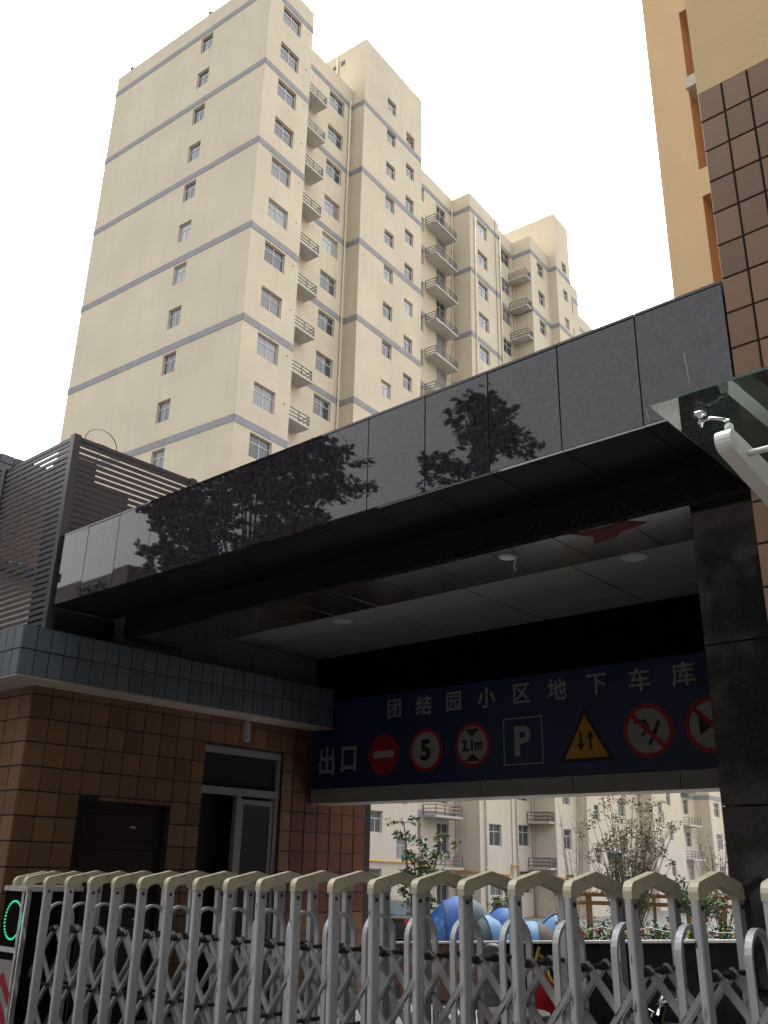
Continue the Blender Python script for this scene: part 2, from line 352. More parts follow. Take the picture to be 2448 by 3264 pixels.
for si, (v0, v1, u, top) in enumerate(SEC):
    rects = []
    for s, a, b, off, h, fl, st in WIN:
        if s != si: continue
        for k in fl:
            z1 = zt(k)+off
            if z1-h < YARD+.5 or not shows(u, (a+b)/2, z1-h/2): continue
            rects.append((a, b, z1-h, z1)); window(tower, L(u-.12, a, z1-h), b-a, h, st, R(90))
    cuts_wall(wall, lambda a, b, d: L(u-d, a, b), v0, v1, YARD-.2, top, rects, .19)
    # steps to the neighbours, roof and the raised stair blocks
    if si: 
        pu, pt = SEC[si-1][2], SEC[si-1][3]
        wall.quad(L(pu,v0,YARD-.2),L(u,v0,YARD-.2),L(u,v0,min(top,pt)),L(pu,v0,min(top,pt)))
    if top > 53:
        for vv in (v0, v1): wall.quad(L(u,vv,52.95),L(u-9,vv,52.95),L(u-9,vv,top),L(u,vv,top))
        wall.quad(L(u-9,v0,52.95),L(u-9,v1,52.95),L(u-9,v1,top),L(u-9,v0,top)); wall.quad(L(u,v0,top),L(u,v1,top),L(u-9,v1,top),L(u-9,v0,top))
    wall.quad(L(u,v0,52.4),L(u,v1,52.4),L(BACK,v1,52.4),L(BACK,v0,52.4))
wall.quad(L(BACK,V0,YARD),L(BACK,79.4,YARD),L(BACK,79.4,52.95),L(BACK,V0,52.95)); wall.quad(L(-31.3,79.4,YARD),L(BACK,79.4,YARD),L(BACK,79.4,52.95),L(-31.3,79.4,52.95))
put('wall', wall.raw('wall','cream'), tower)
for j in range(9):                                     # painted grey string bands, 2 cm proud
    z1 = 51.6-5.83*j; z0 = z1-.41; b = MB(); q = .022
    if shows(-36,V0,z0): b.box(*L(BACK-q,V0-q,z0), *L(U0+q,V0+.004,z1))
    for si, (v0, v1, u, top) in enumerate(SEC):
        nu = SEC[si+1][2] if si < 9 else -99; pu = SEC[si-1][2] if si else -99
        if j == 8 and si != 3: continue
        if not shows(u, (v0+v1)/2, z0) and not shows(u, v0, z0) and not shows(u, v1, z0): continue
        b.box(*L(u-.004, v0-(q if u > pu else -q), z0), *L(u+q, v1+(q if u > nu else -q)*.9, z1))
        if u > pu and si: b.box(*L(pu-.003, v0-q, z0+.0005), *L(u-.005, v0+.004, z1-.0005))
    b.build('band','band_grey',tower)
def balcony(u0, u1, v0, v1, z, side='u'):
    s = MB().box(*L(u0,v0,z), *L(u1,v1,z+.13)).build('balcony','concrete',tower); r = MB(); t = .04
    for h in (.30,.52,.75):
        hz = z+h
        r.box(*L(u1-t-.03,v0+.03,hz-t), *L(u1-.03,v1-.03,hz)); r.box(*L(u0,v1-t-.03,hz-t+.001), *L(u1-t-.031,v1-.03,hz-.001)); r.box(*L(u0,v0+.03,hz-t+.001), *L(u1-t-.031,v0+t+.03,hz-.001))
    n = max(2, round((v1-v0)/.9))
    for i in range(n+1):
        vv = v0+.032+(v1-v0-.064-t)*i/n; r.box(*L(u1-t-.028,vv,z+.125), *L(u1-.026,vv+t*.9,z+.748))
    r.box(*L(u0+.02,v0+.034,z+.125), *L(u0+.02+t,v0+t+.026,z+.748))
    r.build('railing','railing',s)
for k in range(18):
    z = zt(k)-3.22
    if k >= 13: z += .45
    if shows(-31.25,34,z): balcony(-32.25,-31.25,32.21,34.9,z)
    if shows(-31.6,50,z): balcony(-32.6,-31.6,48.35,51.4,z)
    z = zt(k)-2.65
    if z > YARD and shows(-30.3,59.6,z): balcony(-31.29,-29.62,59.1,59.99,z)
# doors of the first balconies, hidden by the corner except for their edge
for k in range(16):
    if shows(-32.2,33.4,zt(k)-1.5):
        d = MB().box(*L(-32.26,32.9,zt(k)-2.3), *L(-32.21,34.25,zt(k)-.1)).build('balcony_door','frame_white',tower)
        MB().box(*L(-32.22,33.0,zt(k)-2.2), *L(-32.2,34.15,zt(k)-.2)).build('pane','pane',d)
for u, v, zz in ((-32.15,38.3,51.7),(-30.87,52.95,51.0),(-30.87,57.0,51.8),(-32.5,52.1,52.0),(-31.2,59.85,50)):
    pts = [L(u,v,zz-i*(zz-YARD)/6) for i in range(7)]; d = MB().tube(pts,.055,8)
    for i in range(26): d.tube([L(u,v,zz-.4-i*1.95),L(u,v,zz-.52-i*1.95)],.068,8)
    d.build('drain_pipe','pvc',tower,True)
MB().tube([L(-30.9,56.3,52.9),L(-30.9,56.35,30),L(-30.9,56.3,YARD)],.018,5).build('cable','cable',tower)
for k in range(18):                                    # pipe holes beside the end windows
    z = zt(k)-.32
    if shows(-30.37,31.77,z): MB().tube([L(-30.40,31.77,z),L(-30.355,31.77,z)],.05,8).build('pipe_sleeve','railing',tower)
for u in (-43.9,-36.1):
    p = MB().lathe([(.07,0),(.07,.75),(.16,.8),(.2,.95),(.12,1.05)],10); p.build('vent_pipe','railing',tower,True,L(u,V0+.25,52.4))
for u, zz in ((-34.05,56.15),(-33.3,56.2)): MB().box(*L(u-.17,38.62,zz-.2),*L(u+.17,38.66,zz+.2)).build('vent_hole','railing',tower)
MB().tube([L(-33.75,38.55,56.7),L(-33.75,38.55,53.2)],.06,8).build('drain_pipe','pvc',tower,True)
# gas main along the foot of the facade
gp = MB().tube([L(-31.1,40.5,2.0),L(-31.1,45.9,1.95),L(-32.4,46.0,1.95),L(-32.4,52.2,1.6),L(-30.85,52.25,1.5),L(-30.85,56.0,1.42),L(-30.85,56.05,2.0),L(-30.85,57.0,2.0),L(-30.85,57.05,1.4),L(-31.2,59.9,1.36),L(-29.45,60.1,1.32),L(-29.45,63.3,1.2)],.05,7)
gp.build('gas_pipe','gas_yellow',tower)

# ---------------------------------------------------------------- next block along the yard, and the pink one beyond
blk = thing('apartment_block', 'cream apartment block with one grey band, farther along than the tower, seen under the sign', 'apartment building', T2W(-30.19,79.75,YARD), TA)
def L2(u, v, z): return (u+30.19, v-79.75, z-YARD)
SEC2 = [(79.75,86.9,-30.19),(86.9,93.9,-31.3),(93.9,97.5,-29.85)]; w2 = MB()
for si, (v0, v1, u) in enumerate(SEC2):
    rects = []
    cols = {0:[(80.9,81.8,7.48,1.0),(83.15,84.2,8.63,1.28)],1:[(90.65,91.95,8.35,1.32)],2:[(95.05,96.7,8.3,1.32)]}[si]
    for a, b, z1, h in cols:
        for k in range(-12,3):
            zz = z1-2.92*k
            if zz-h < YARD+.4 or zz > 42 or not shows(u,(a+b)/2,zz-h/2): continue
            rects.append((a,b,zz-h,zz)); window(blk, L2(u-.12,a,zz-h), b-a, h, 2 if b-a > 1.2 else 1, R(90))
    cuts_wall(w2, lambda a, b, d: L2(u-d,a,b), v0, v1, YARD, 40, rects, .19)
    if si: w2.quad(L2(SEC2[si-1][2],v0,YARD),L2(u,v0,YARD),L2(u,v0,40),L2(SEC2[si-1][2],v0,40))
w2.quad(L2(-30.19,79.75,YARD),L2(-44,79.75,YARD),L2(-44,79.75,40),L2(-30.19,79.75,40)); w2.quad(L2(-30,79.75,40),L2(-30,97.5,40),L2(-44,97.5,40),L2(-44,79.75,40)); w2.quad(L2(-29.85,97.5,YARD),L2(-44,97.5,YARD),L2(-44,97.5,40),L2(-29.85,97.5,40))
put('wall', w2.raw('wall','cream'), blk)
b = MB()
for (v0, v1, u) in SEC2[1:]: b.box(*L2(u-.004,v0-.02,8.5),*L2(u+.022,v1,8.92))
b.box(*L2(-31.3,93.87,8.501),*L2(-29.86,93.905,8.919)); b.build('band','band_grey',blk)
for z in (8.95,5.85,2.9):
    s = MB().box(*L2(-31.3,88.9,z),*L2(-30.25,92.3,z+.14)).build('balcony','concrete',blk); r = MB()
    for h in (.35,.55,.8): r.box(*L2(-30.33,88.95,z+h-.04),*L2(-30.29,92.25,z+h))
    for i in range(5): r.box(*L2(-30.334,88.95+i*.8,z+.13),*L2(-30.288,88.99+i*.8,z+.799))
    for h in (.35,.55,.8): r.box(*L2(-31.3,88.95,z+h-.039),*L2(-30.335,88.99,z+h-.001))
    r.build('railing','railing',s)
pk = thing('pink_block', 'pink walled apartment block, a sliver beside the dark granite pillar', 'apartment building', T2W(-29.4,99,YARD), TA)
w3 = MB(); rects = []
for k in range(0,5):
    for a in (99.7,102.0):
        z1 = 10.8-2.9*k
        if z1 < .5: continue
        rects.append((a,a+1.1,z1-1.3,z1)); window(pk, (-.12,a-99,z1-1.3-YARD), 1.1, 1.3, 1, R(90))
cuts_wall(w3, lambda a, b, d: (-d, a-99, b-YARD), 99, 112, YARD, 30, rects, .19)
w3.quad((0,0,0),(-12,0,0),(-12,0,31),(0,0,31)); w3.quad((0,0,31),(-12,0,31),(-12,13,31),(0,13,31)); put('wall', w3.raw('wall','pink'), pk)

# ================================================================ GATEHOUSE (granite portal with ceiling)
gh = thing('gatehouse_portal', 'dark polished granite entrance portal with wide fascia beam and deep passage', 'gatehouse', (-5.5,5,0))
O = Vector((-5.5,5,0))
def G(x, y, z): return (x-O.x, y-O.y, z-O.z)
def gbox(x0,y0,z0,x1,y1,z1,name,m,parent=gh): return MB().box(*G(x0,y0,z0),*G(x1,y1,z1)).build(name,m,parent)
P = .593; XL, XR = -9.375, -1.668
gbox(XL+.01,5.022,4.275,XR-.003,5.78,5.04,'fascia_core','black')
for i in range(13):                                    # front slabs of the fascia
    x1 = XR-i*P; x0 = max(x1-P, XL); dz = random.uniform(-.004,.004)
    w_ = x1-x0-.0045; h_ = .805+dz                       # each slab hangs a hair out of plane, so reflections break at the joints
    MB().slab(-w_/2,-.015,-h_/2,w_/2,.015,h_/2,1,-1,.003).build('fascia_slab','granite',gh,loc=G((x0+x1)/2,5.016,4.25+h_/2),rot=(random.uniform(-.003,.003),0,random.uniform(-.0035,.0035)))
    MB().slab(*G(x0+.003,5.0305,4.25), *G(x1-.003,5.785,4.272), 2, -1, .002).build('soffit_slab','soffit_black',gh)
    MB().box(*G(x0+.003,5.0,5.0585), *G(x1-.003,5.75,5.078)).build('coping_slab','granite',gh)
    x0b = max(x0,-9.095)
    MB().slab(*G(x0b+.003,5.79,4.0), *G(x1-.003,5.82,4.249), 1, -1, .002).build('beam_slab','granite_dull',gh)
    MB().slab(*G(x0b+.003,5.8205,3.985), *G(x1-.003,6.51,4.008), 2, -1, .002).build('beam_soffit_slab','granite_soft',gh)
gbox(-9.09,5.83,4.01,XR-.003,6.5,4.9,'beam_core','black')
gbox(-9.5,5.785,4.41,-9.092,6.5,4.9,'beam_end','black')
gbox(-9.375,5.035,4.255,-9.368,5.77,5.05,'fascia_end','granite_dull')
# right pillar
for i in range(4):
    z0 = i*1.0; MB().slab(*G(-2.355,5.825,z0+.003), *G(-1.70,6.42,z0+.998), 1, -1, .004).build('pillar_slab','granite_dull',gh)
# roof and ceiling
gbox(-9.9,6.503,4.44,XR-.003,9.7,4.9,'roof_slab','black')
cx = [-9.49,-8.29,-6.955,-5.64,-4.34,-3.03,-1.72]; cy = [6.52,6.95,7.56,8.18,8.80,9.29]
for a, b_ in zip(cx, cx[1:]):
    for c, d in zip(cy, cy[1:]): MB().slab(*G(a+.008,c+.007,4.4), *G(b_-.008,d-.007,4.43), 2, -1, .004).build('ceiling_panel','white_panel',gh)
# pale panels over the guard house
gbox(-9.9,5.9,3.925,-9.512,9.29,4.435,'side_core','black'); gbox(-9.9,5.12,3.926,-9.46,5.89,4.27,'side_core','black')
for i in range(6):
    y0 = 9.29-(i+1)*.6; MB().slab(*G(-9.512,max(y0,5.9)+.004,3.93), *G(-9.49,y0+.596,4.397), 0, 1, .003).build('side_panel','white_panel',gh)
# cross wall with the lintel
gbox(-9.95,9.295,2.605,XR,9.68,4.436,'cross_wall','black_wall')
xs = [-9.49,-9.09,-7.854,-6.63,-5.386,-4.147,-2.91,-1.67]
for a, b_ in zip(xs, xs[1:]): MB().slab(*G(a+.004,9.285,2.41), *G(b_-.004,9.69,2.60), 1, -1, .004).build('lintel_stone','stone_grey',gh)
gbox(-2.2,6.43,0,XR,8.95,4.39,'right_wall','black_wall'); gbox(-3.88,9.7,YARD,-3.57,17.2,4.39,'ramp_light_block','black_wall')  # unseen wall added along the ramp to keep rear light out
def downlight(x, y, z, label, broken=False, s=.85):
    t = thing('downlight', label, 'ceiling lamp', (x,y,z), 0, 'round lamps under the portal')
    MB().lathe([(.15*s,-.012),(.15*s,0),(.12*s,.002)],20).build('trim_ring','lamp_white',t); MB().lathe([(.115*s,-.016),(.118*s,-.0125)],20).build('lens','frame_white',t)
    if broken: MB().tube([(.05,0,-.01),(.07,0,-.05),(.05,.01,-.09),(.055,.02,-.13)],.006,5).build('loose_wire','frame_white',t)
downlight(-7.6,7.84,4.4,'round ceiling lamp nearest the guard house above the sign'); downlight(-3.72,7.76,4.4,'round ceiling lamp nearest the right granite pillar')
downlight(-3.96,5.98,3.985,'round lamp under the beam with a loose wire hanging', True, .5)
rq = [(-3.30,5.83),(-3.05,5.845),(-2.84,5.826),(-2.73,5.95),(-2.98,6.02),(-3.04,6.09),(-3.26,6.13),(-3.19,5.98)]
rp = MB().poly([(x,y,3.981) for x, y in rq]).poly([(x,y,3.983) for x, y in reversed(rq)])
tag(rp.build('painted_reflection','red_reflection'), 'dark red reflection painted as a flat patch under the granite beam near the pillar', 'painted reflection')  # red reflection in the polished beam, painted as a flat patch
# streaks of dried sealant on the slabs
for x, z0, z1, w in ((-1.95,4.40,4.66,.0055),(-1.92,4.27,4.36,.002),(-2.235,4.26,4.36,.004),(-2.92,4.33,4.47,.0028),(-4.78,4.33,4.44,.0028),(-2.45,4.5,4.53,.002)):
    MB().poly([G(x-w,4.998,z1),G(x+w,4.998,z1),G(x+w*.8+.009,4.998,(z0+z1)/2),G(x+.017,4.998,z0),G(x+.014,4.998,z0),G(x+.006-w*.4,4.998,(z0+z1)/2)]).build('lime_streak','sign_white',gh)

# ---------------------------------------------------------------- direction sign on the cross wall
sg = thing('garage_sign', 'long dark blue garage sign with white characters and round traffic symbols', 'sign', (-6,9.3,2.6))
def S(x, z, d=0.): return (x+6, d, z-2.6)
MB().box(-3.48,-.012,0.005,4.1,.015,1.17).build('board','sign_blue',sg)
def flat(name, m, x, z, pts, lay): 
    b = MB(); b.prism(pts, 1, 0, .003); return b.build(name, m, sg, loc=S(x,z,-.016-.004*lay))
def disc(r, n=36): return [(r*math.cos(2*math.pi*i/n), r*math.sin(2*math.pi*i/n)) for i in range(n)]
def letter(s, x, z, size, name='character', m='sign_white', bold=.004, sq=1., lay=0, parent=None):
    o = put(name, text_mesh(s, size, name, m, bold, .002, sq), sg, S(x,z,-.017-.004*lay), (R(90),0,0)); return o
for ch, x in zip('团结园小区地下车库', (-7.996,-7.502,-7.019,-6.519,-6.014,-5.535,-5.027,-4.507,-4.015)): letter(ch, x, 3.57, .265)
for ch, x in zip('出口', (-9.2,-8.79)): letter(ch, x, 2.97, .40, sq=.86, bold=.008)
flat('no_entry_disc','sign_red',-8.17,2.995,disc(.262),0); flat('no_entry_bar','sign_white',-8.17,2.995,[(-.18,-.045),(.18,-.045),(.18,.045),(-.18,.045)],1)
def ring(x, z, r):
    flat('ring_disc','sign_red',x,z,disc(r),0); flat('ring_face','sign_white',x,z,disc(r*.82),1)
ring(-7.462,3.005,.267); letter('5',-7.462,3.005,.34,'numeral','sign_black',.012,lay=2)
ring(-6.74,3.02,.267); letter('2.1m',-6.74,3.02,.185,'numeral','sign_black',.006,.82,lay=2)
flat('arrow_mark','sign_black',-6.74,3.02,[(-.11,.19),(.11,.19),(0,.10)],2); flat('arrow_mark','sign_black',-6.74,3.02,[(-.11,-.19),(0,-.10),(.11,-.19)],2)
for a, b_, c, d in ((-.27,.255,.27,.27),(-.27,-.27,.27,-.255),(-.27,-.2545,-.255,.2545),(.255,-.2545,.27,.2545)): flat('square_border','sign_white',-6.02,3.022,[(a,b_),(c,b_),(c,d),(a,d)],0)
letter('P',-6.02,3.022,.46,'letter','sign_white',.014)
flat('warning_triangle','sign_black',-5.2,2.93,[(-.345,-.19),(.345,-.19),(0,.40)],0); flat('warning_face','sign_yellow',-5.2,2.93,[(-.27,-.148),(.27,-.148),(0,.313)],1)
for dx, s in ((-.06,-1),(.06,1)): flat('arrow_mark','sign_black',-5.2+dx,2.965,[(p[0],p[1]*s) for p in [(-.014,-.10),(.014,-.10),(.014,.03),(.045,.03),(0,.11),(-.045,.03),(-.014,.03)]],2)
def ban(x, z, r):
    ring(x,z,r); c = math.cos(R(-45)); q = .018
    flat('slash','sign_red',x,z,[(-.6*r-q,.6*r-q),(-.6*r+q,.6*r+q),(.6*r+q,-.6*r+q),(.6*r-q,-.6*r-q)],3)
ban(-4.455,3.02,.285)
flat('cigarette','sign_black',-4.455,3.02,[(-.01,-.14),(.025,-.16),(.15,.08),(.115,.10)],2); flat('smoke_mark','sign_black',-4.455,3.02,[(-.15,.10),(-.02,.12),(.02,.03),(-.06,-.06),(-.08,-.04),(-.01,.03),(-.04,.09),(-.15,.075)],2)
ban(-3.76,3.03,.285)
flat('horn_mark','sign_black',-3.76,3.03,[(-.13,.11),(-.02,.04),(.12,.04),(.16,0),(.12,-.05),(-.02,-.03),(-.13,-.10)],2)

# ================================================================ GUARD HOUSE
gu = thing('guard_house', 'brown tiled guard house with grey tiled parapet at the left of the gate', 'guard house', (-9.5,5.02,0))
GO = Vector((-9.5,5.02,0))
def H(x, y, z): return (x-GO.x, y-GO.y, z-GO.z)
# passage-side wall (plane x = -9.5) with door and glazed entrance, front wall (plane y = 5.02)
TH = .012
DOOR = (5.78,6.98,0,2.245); ENT = (7.43,8.75,0,3.02)
body = MB()
cuts_wall(body, lambda a, b, d: H(-9.512-d, a, b), 5.032, 10.55, -.1, 3.5, [DOOR, ENT], .14)
body.quad(H(-14.6,5.032,-.1),H(-9.512,5.032,-.1),H(-9.512,5.032,3.5),H(-14.6,5.032,3.5)); body.quad(H(-9.512,10.55,-1.2),H(-14.6,10.55,-1.2),H(-14.6,10.55,3.5),H(-9.512,10.55,3.5))
put('wall', body.raw('wall','grout'), gu)
tw, th = .2455, .2515; ty = [5.02+i*tw for i in range(23)]; tz = [2.80-th*i for i in range(-3,9)]
tile_cache = {}
def tile(parent, a, b, c, d, name, m, P, axis, sign, gap=.0065):
    "tile between a..b and c..d; P maps (along, up) to its lower corner"
    w, h = b-a-2*gap, d-c-2*gap
    if w < .02 or h < .02: return
    key = (round(w,3), round(h,3), axis, sign, m)
    if key not in tile_cache:
        t = MB(); t.slab(0,0,0,w,TH,h,1,-1,.003) if axis == 1 else t.slab(0,0,0,TH,w,h,0,1,.003); tile_cache[key] = t.mesh(name, m)
    x, y, z = P(a+gap, c+gap); j = random.uniform(-.0012,.0012)
    put(name, tile_cache[key], parent, (x+(j if axis == 0 else 0), y+(j if axis == 1 else 0), z))
def free(a, b, c, d, holes):
    "cut the tile rectangle where an opening takes it away"
    for h in holes:
        if b > h[0]+.001 and a < h[1]-.001 and d > h[2]+.001 and c < h[3]-.001:
            if a < h[0]-.02: return (a, h[0], c, d)
            if b > h[1]+.02: return (h[1], b, c, d)
            if d > h[3]+.02: return (a, b, h[3], d)
            return None
    return (a, b, c, d)
for i in range(22):
    for j in range(10):
        c = 2.80-th*(j-2); d = c+th; a = ty[i]; b_ = ty[i+1]
        if i == 0: a = 5.022
        if d > 3.4: d = 3.4
        r = free(a, b_, c, d, [DOOR, ENT])
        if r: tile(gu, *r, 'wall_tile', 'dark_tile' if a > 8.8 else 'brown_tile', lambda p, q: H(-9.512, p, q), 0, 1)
low = MB()
for i in range(22):                                    # hidden foot of the wall behind the gate
    for j in range(10,15):
        c = 2.80-th*(j-2); r = free(ty[i]+.002, ty[i+1], max(c,.02), c+th, [DOOR, ENT])
        if r and r[3]-r[2] > .05: low.box(*H(-9.512,r[0]+.005,r[2]+.005), *H(-9.5,r[1]-.005,r[3]-.005))
tag(low.build('wall_tile','brown_tile',gu), kind='stuff')
for i in range(4):
    for j in range(10): 
        c = 2.80-th*(j-2); tile(gu, -9.5-(i+1)*tw, -9.5-i*tw-(.002 if i == 0 else 0), c, min(c+th,3.4), 'wall_tile','brown_tile', lambda p, q: H(p, 5.02, q), 1, -1)
low = MB()
for i in range(4,20):
    for j in range(14):
        c = max(2.80-th*(j-2),.02); d = min(2.80-th*(j-2)+th,3.4); low.box(*H(-9.5-(i+1)*tw+.005,5.02,c+.005), *H(-9.5-i*tw-.005,5.032,d-.005))
tag(low.build('wall_tile','brown_tile',gu), kind='stuff')
# parapet with its plastered soffit
core = MB().box(*H(-15,4.612,3.405),*H(-9.112,9.283,3.915)); core.build('parapet_core','grout',gu)
MB().box(*H(-15,4.601,3.388),*H(-9.101,9.282,3.402)).build('soffit','plaster',gu)
pt = .1685; rows = [(3.40,3.675),(3.675,3.915)]
for i in range(28):
    for c, d in rows: tile(gu, 4.602+i*pt, min(4.6+(i+1)*pt,9.28), c, d, 'parapet_tile','grey_tile', lambda p, q: H(-9.112,p,q), 0, 1, .006)
for i in range(12):
    for c, d in rows: tile(gu, -9.102-(i+1)*pt, -9.102-i*pt, c, d, 'parapet_tile','grey_tile', lambda p, q: H(p,4.6,q), 1, -1, .006)
low = MB()
for i in range(12,35):
    for c, d in rows: low.box(*H(-9.102-(i+1)*pt+.004,4.6,c+.004),*H(-9.102-i*pt-.004,4.612,d-.004))
tag(low.build('parapet_tile','grey_tile',gu), kind='stuff')
low = MB()
for i in range(28): low.box(*H(-9.5,4.602+i*pt+.004,3.916),*H(-9.104,min(4.6+(i+1)*pt,9.28)-.004,3.924))
low.build('parapet_cap','grey_tile',gu)
# dark door with its panels
d = MB().box(*H(-9.66,5.78,0),*H(-9.60,6.98,2.245)).build('door','door_dark',gu)
for z0, z1 in ((.15,.95),(1.1,1.75),(1.85,2.12)):
    MB().slab(*H(-9.60,5.9,z0),*H(-9.585,6.86,z1),0,1,.01).build('door_panel','door_dark',d)
MB().beam(H(-9.575,6.8,1.02),H(-9.575,6.65,1.02),.02,.02).build('handle','chrome',d)
MB().box(*H(-9.585,6.5,1.98),*H(-9.58,6.58,2.0)).build('door_plate','frame_white',d)
e = MB()
e.box(*H(-9.62,7.43,2.94),*H(-9.54,8.75,3.02)).box(*H(-9.62,7.43,2.44),*H(-9.535,8.75,2.53)).box(*H(-9.62,8.68,0),*H(-9.541,8.75,2.439)).box(*H(-9.62,8.03,0),*H(-9.541,8.10,2.439)).box(*H(-9.62,8.69,2.531),*H(-9.541,8.75,2.939))
e = e.build('entrance_frame','door_alu',gu)
MB().box(*H(-9.60,7.45,2.53),*H(-9.59,8.69,2.94)).build('transom_pane','black',e)
lf = MB().box(*H(-9.60,8.11,.05),*H(-9.56,8.16,2.40)).box(*H(-9.60,8.62,.05),*H(-9.56,8.67,2.40)).box(*H(-9.60,8.161,2.34),*H(-9.561,8.619,2.40)).box(*H(-9.60,8.161,.05),*H(-9.561,8.619,.15)).build('door_leaf','door_alu',e)
MB().box(*H(-9.585,8.16,.15),*H(-9.575,8.62,2.34)).build('pane','pane',lf)
MB().box(*H(-9.85,7.4,0),*H(-9.80,8.8,3.05)).build('lobby_wall','black',gu)
cv = thing('security_camera', 'small grey cylinder lamp hanging under the guard house soffit above the glazed door', 'lamp', (-9.33,7.93,3.388))
MB().lathe([(.045,-.02),(.045,0)],12).build('base','lamp_white',cv); MB().tube([(0,0,-.02),(0,0,-.06)],.012,6).build('stem','lamp_white',cv); MB().lathe([(.03,-.30),(.045,-.28),(.045,-.07),(.02,-.055)],12).build('housing','lamp_white',cv)

# ---------------------------------------------------------------- louvre screen on the guard house roof
lv = thing('louvre_screen', 'dark grey steel louvre screen standing on the guard house roof', 'louvre screen', (-9.4,5,3.925))
def V(x, y, z): return (x+9.4, y-5, z-3.925)
for x, y in ((-9.39,5.0),(-11.04,5.0),(-12.9,5.0),(-9.39,6.72),(-9.39,8.9)): MB().box(*V(x-.045,y-.035,3.925 if y < 5.5 else 4.905),*V(x+.04,y+.055,6.36)).build('post','dark_steel',lv)
MB().box(*V(-13.5,4.985,6.3),*V(-9.436,5.03,6.35)).build('top_rail','dark_steel',lv); MB().box(*V(-9.42,5.056,6.3),*V(-9.375,9.6,6.35)).build('top_rail','dark_steel',lv)
n = 32; pitch = (6.29-3.96)/n
fs = MB(); 
fs.prism([(4.995,-.018),(5.055,.006),(5.055,.012),(4.995,-.010)],0,0,1)  # blade profile in y, z, one metre long
def blade(x0, x1, y, z, parent=lv):
    t = MB(); t.prism([(-.020,-.023),(.024,-.002),(.026,.014),(-.020,.022)],0,0,x1-x0); return t
front = blade(-11.0,-9.437,5,0).mesh('slat','dark_steel'); front2 = blade(-12.86,-11.086,5,0).mesh('slat','dark_steel'); side = MB().prism([(.020,-.027),(-.024,-.006),(-.024,.016),(.020,.027)],1,0,1.61).mesh('slat','dark_steel'); side2 = MB().prism([(.020,-.027),(-.024,-.006),(-.024,.016),(.020,.027)],1,0,2.08).mesh('slat','dark_steel')
for i in range(n):
    z = 3.965+pitch*(i+.5)
    put('slat', front, lv, V(-10.998,5.0,z)); put('slat', front2, lv, V(-12.86,5.0,z))
    if z > 4.95: put('slat', side, lv, V(-9.395,5.06,z)); put('slat', side2, lv, V(-9.395,6.78,z))
# plant room cupboard behind the corner, clad in the same blades
MB().box(*V(-11.5,5.85,3.95),*V(-11.0,6.24,6.86)).build('inner_duct','black',lv)
cb = MB()
cb.tube([(-9.4,5.25+.22*math.cos(t)+.1,6.36+.20*math.sin(t)) for t in [i*math.pi/12 for i in range(13)]]+[(-9.42,5.2,6.33),(-9.45,5.35,6.40),(-9.40,5.5,6.36),(-9.43,5.38,6.30),(-9.42,5.3,6.1),(-9.42,5.3,5.8)],.0055,5)
tag(cb.build('looped_cable','cable'), 'loop of black cable tangled on the louvre screen corner', 'cable')
wr = MB().tube([(-9.9+.0-i*.5, 5.0-.02, 6.42+.09*math.cos(i*1.1)-.02*i) for i in range(8)],.004,4); tag(wr.build('slack_wire','cable'), 'thin slack wire along the top of the louvre screen', 'cable')

# ---------------------------------------------------------------- tiled house behind the louvres
lb = thing('tiled_house', 'brown tiled house with grey tiled top behind the louvre screen', 'house', (-15,3,0))
def B(x, y, z): return (x+15, y-3, z)
MB().box(*B(-24,2.0,0),*B(-15.02,9.3,8.33)).build('wall','grout',lb)
big = .335
cnt = 0
for i in range(10):
    y0 = 5.6+i*.26
    for (c, d, nm, mm) in [(8.18,8.35,'coping_tile','grey_tile'),(8.01,8.175,'coping_tile','grey_tile')]+[(8.0-.262*(k+1),8.0-.262*k,'wall_tile','brown_tile') for k in range(6)]:
        if y0 < 7.88: tile(lb, y0, min(y0+.26,7.9), c, d, nm, mm, lambda p, q: B(-15.012,p,q), 0, 1, .006)
rest = MB()
for i in range(14):
    y0 = 2.0+i*.26
    if y0 < 5.59:
        for k in range(8): rest.box(*B(-15.012,y0+.006,8.35-.262*(k+1)+.006),*B(-15.0,min(y0+.26,5.6)-.006,8.35-.262*k-.006))
tag(rest.build('wall_tile','brown_tile',lb), kind='stuff')
MB().box(*B(-15.01,2,6.25),*B(-14.8,7.9,6.40)).build('ledge','dark_steel',lb); MB().box(*B(-15.012,2,4.0),*B(-14.99,7.9,6.24)).build('lower_wall','plaster',lb)
for i in range(7): MB().box(*B(-14.80,6.2+i*.25,6.36),*B(-14.77,6.3+i*.25,6.40)).build('ledge_lamp','lamp_white',lb)
MB().box(*B(-15.0,2.0,4.9),*B(-14.95,7.6,5.25)).build('shop_sign','stone_grey',lb)

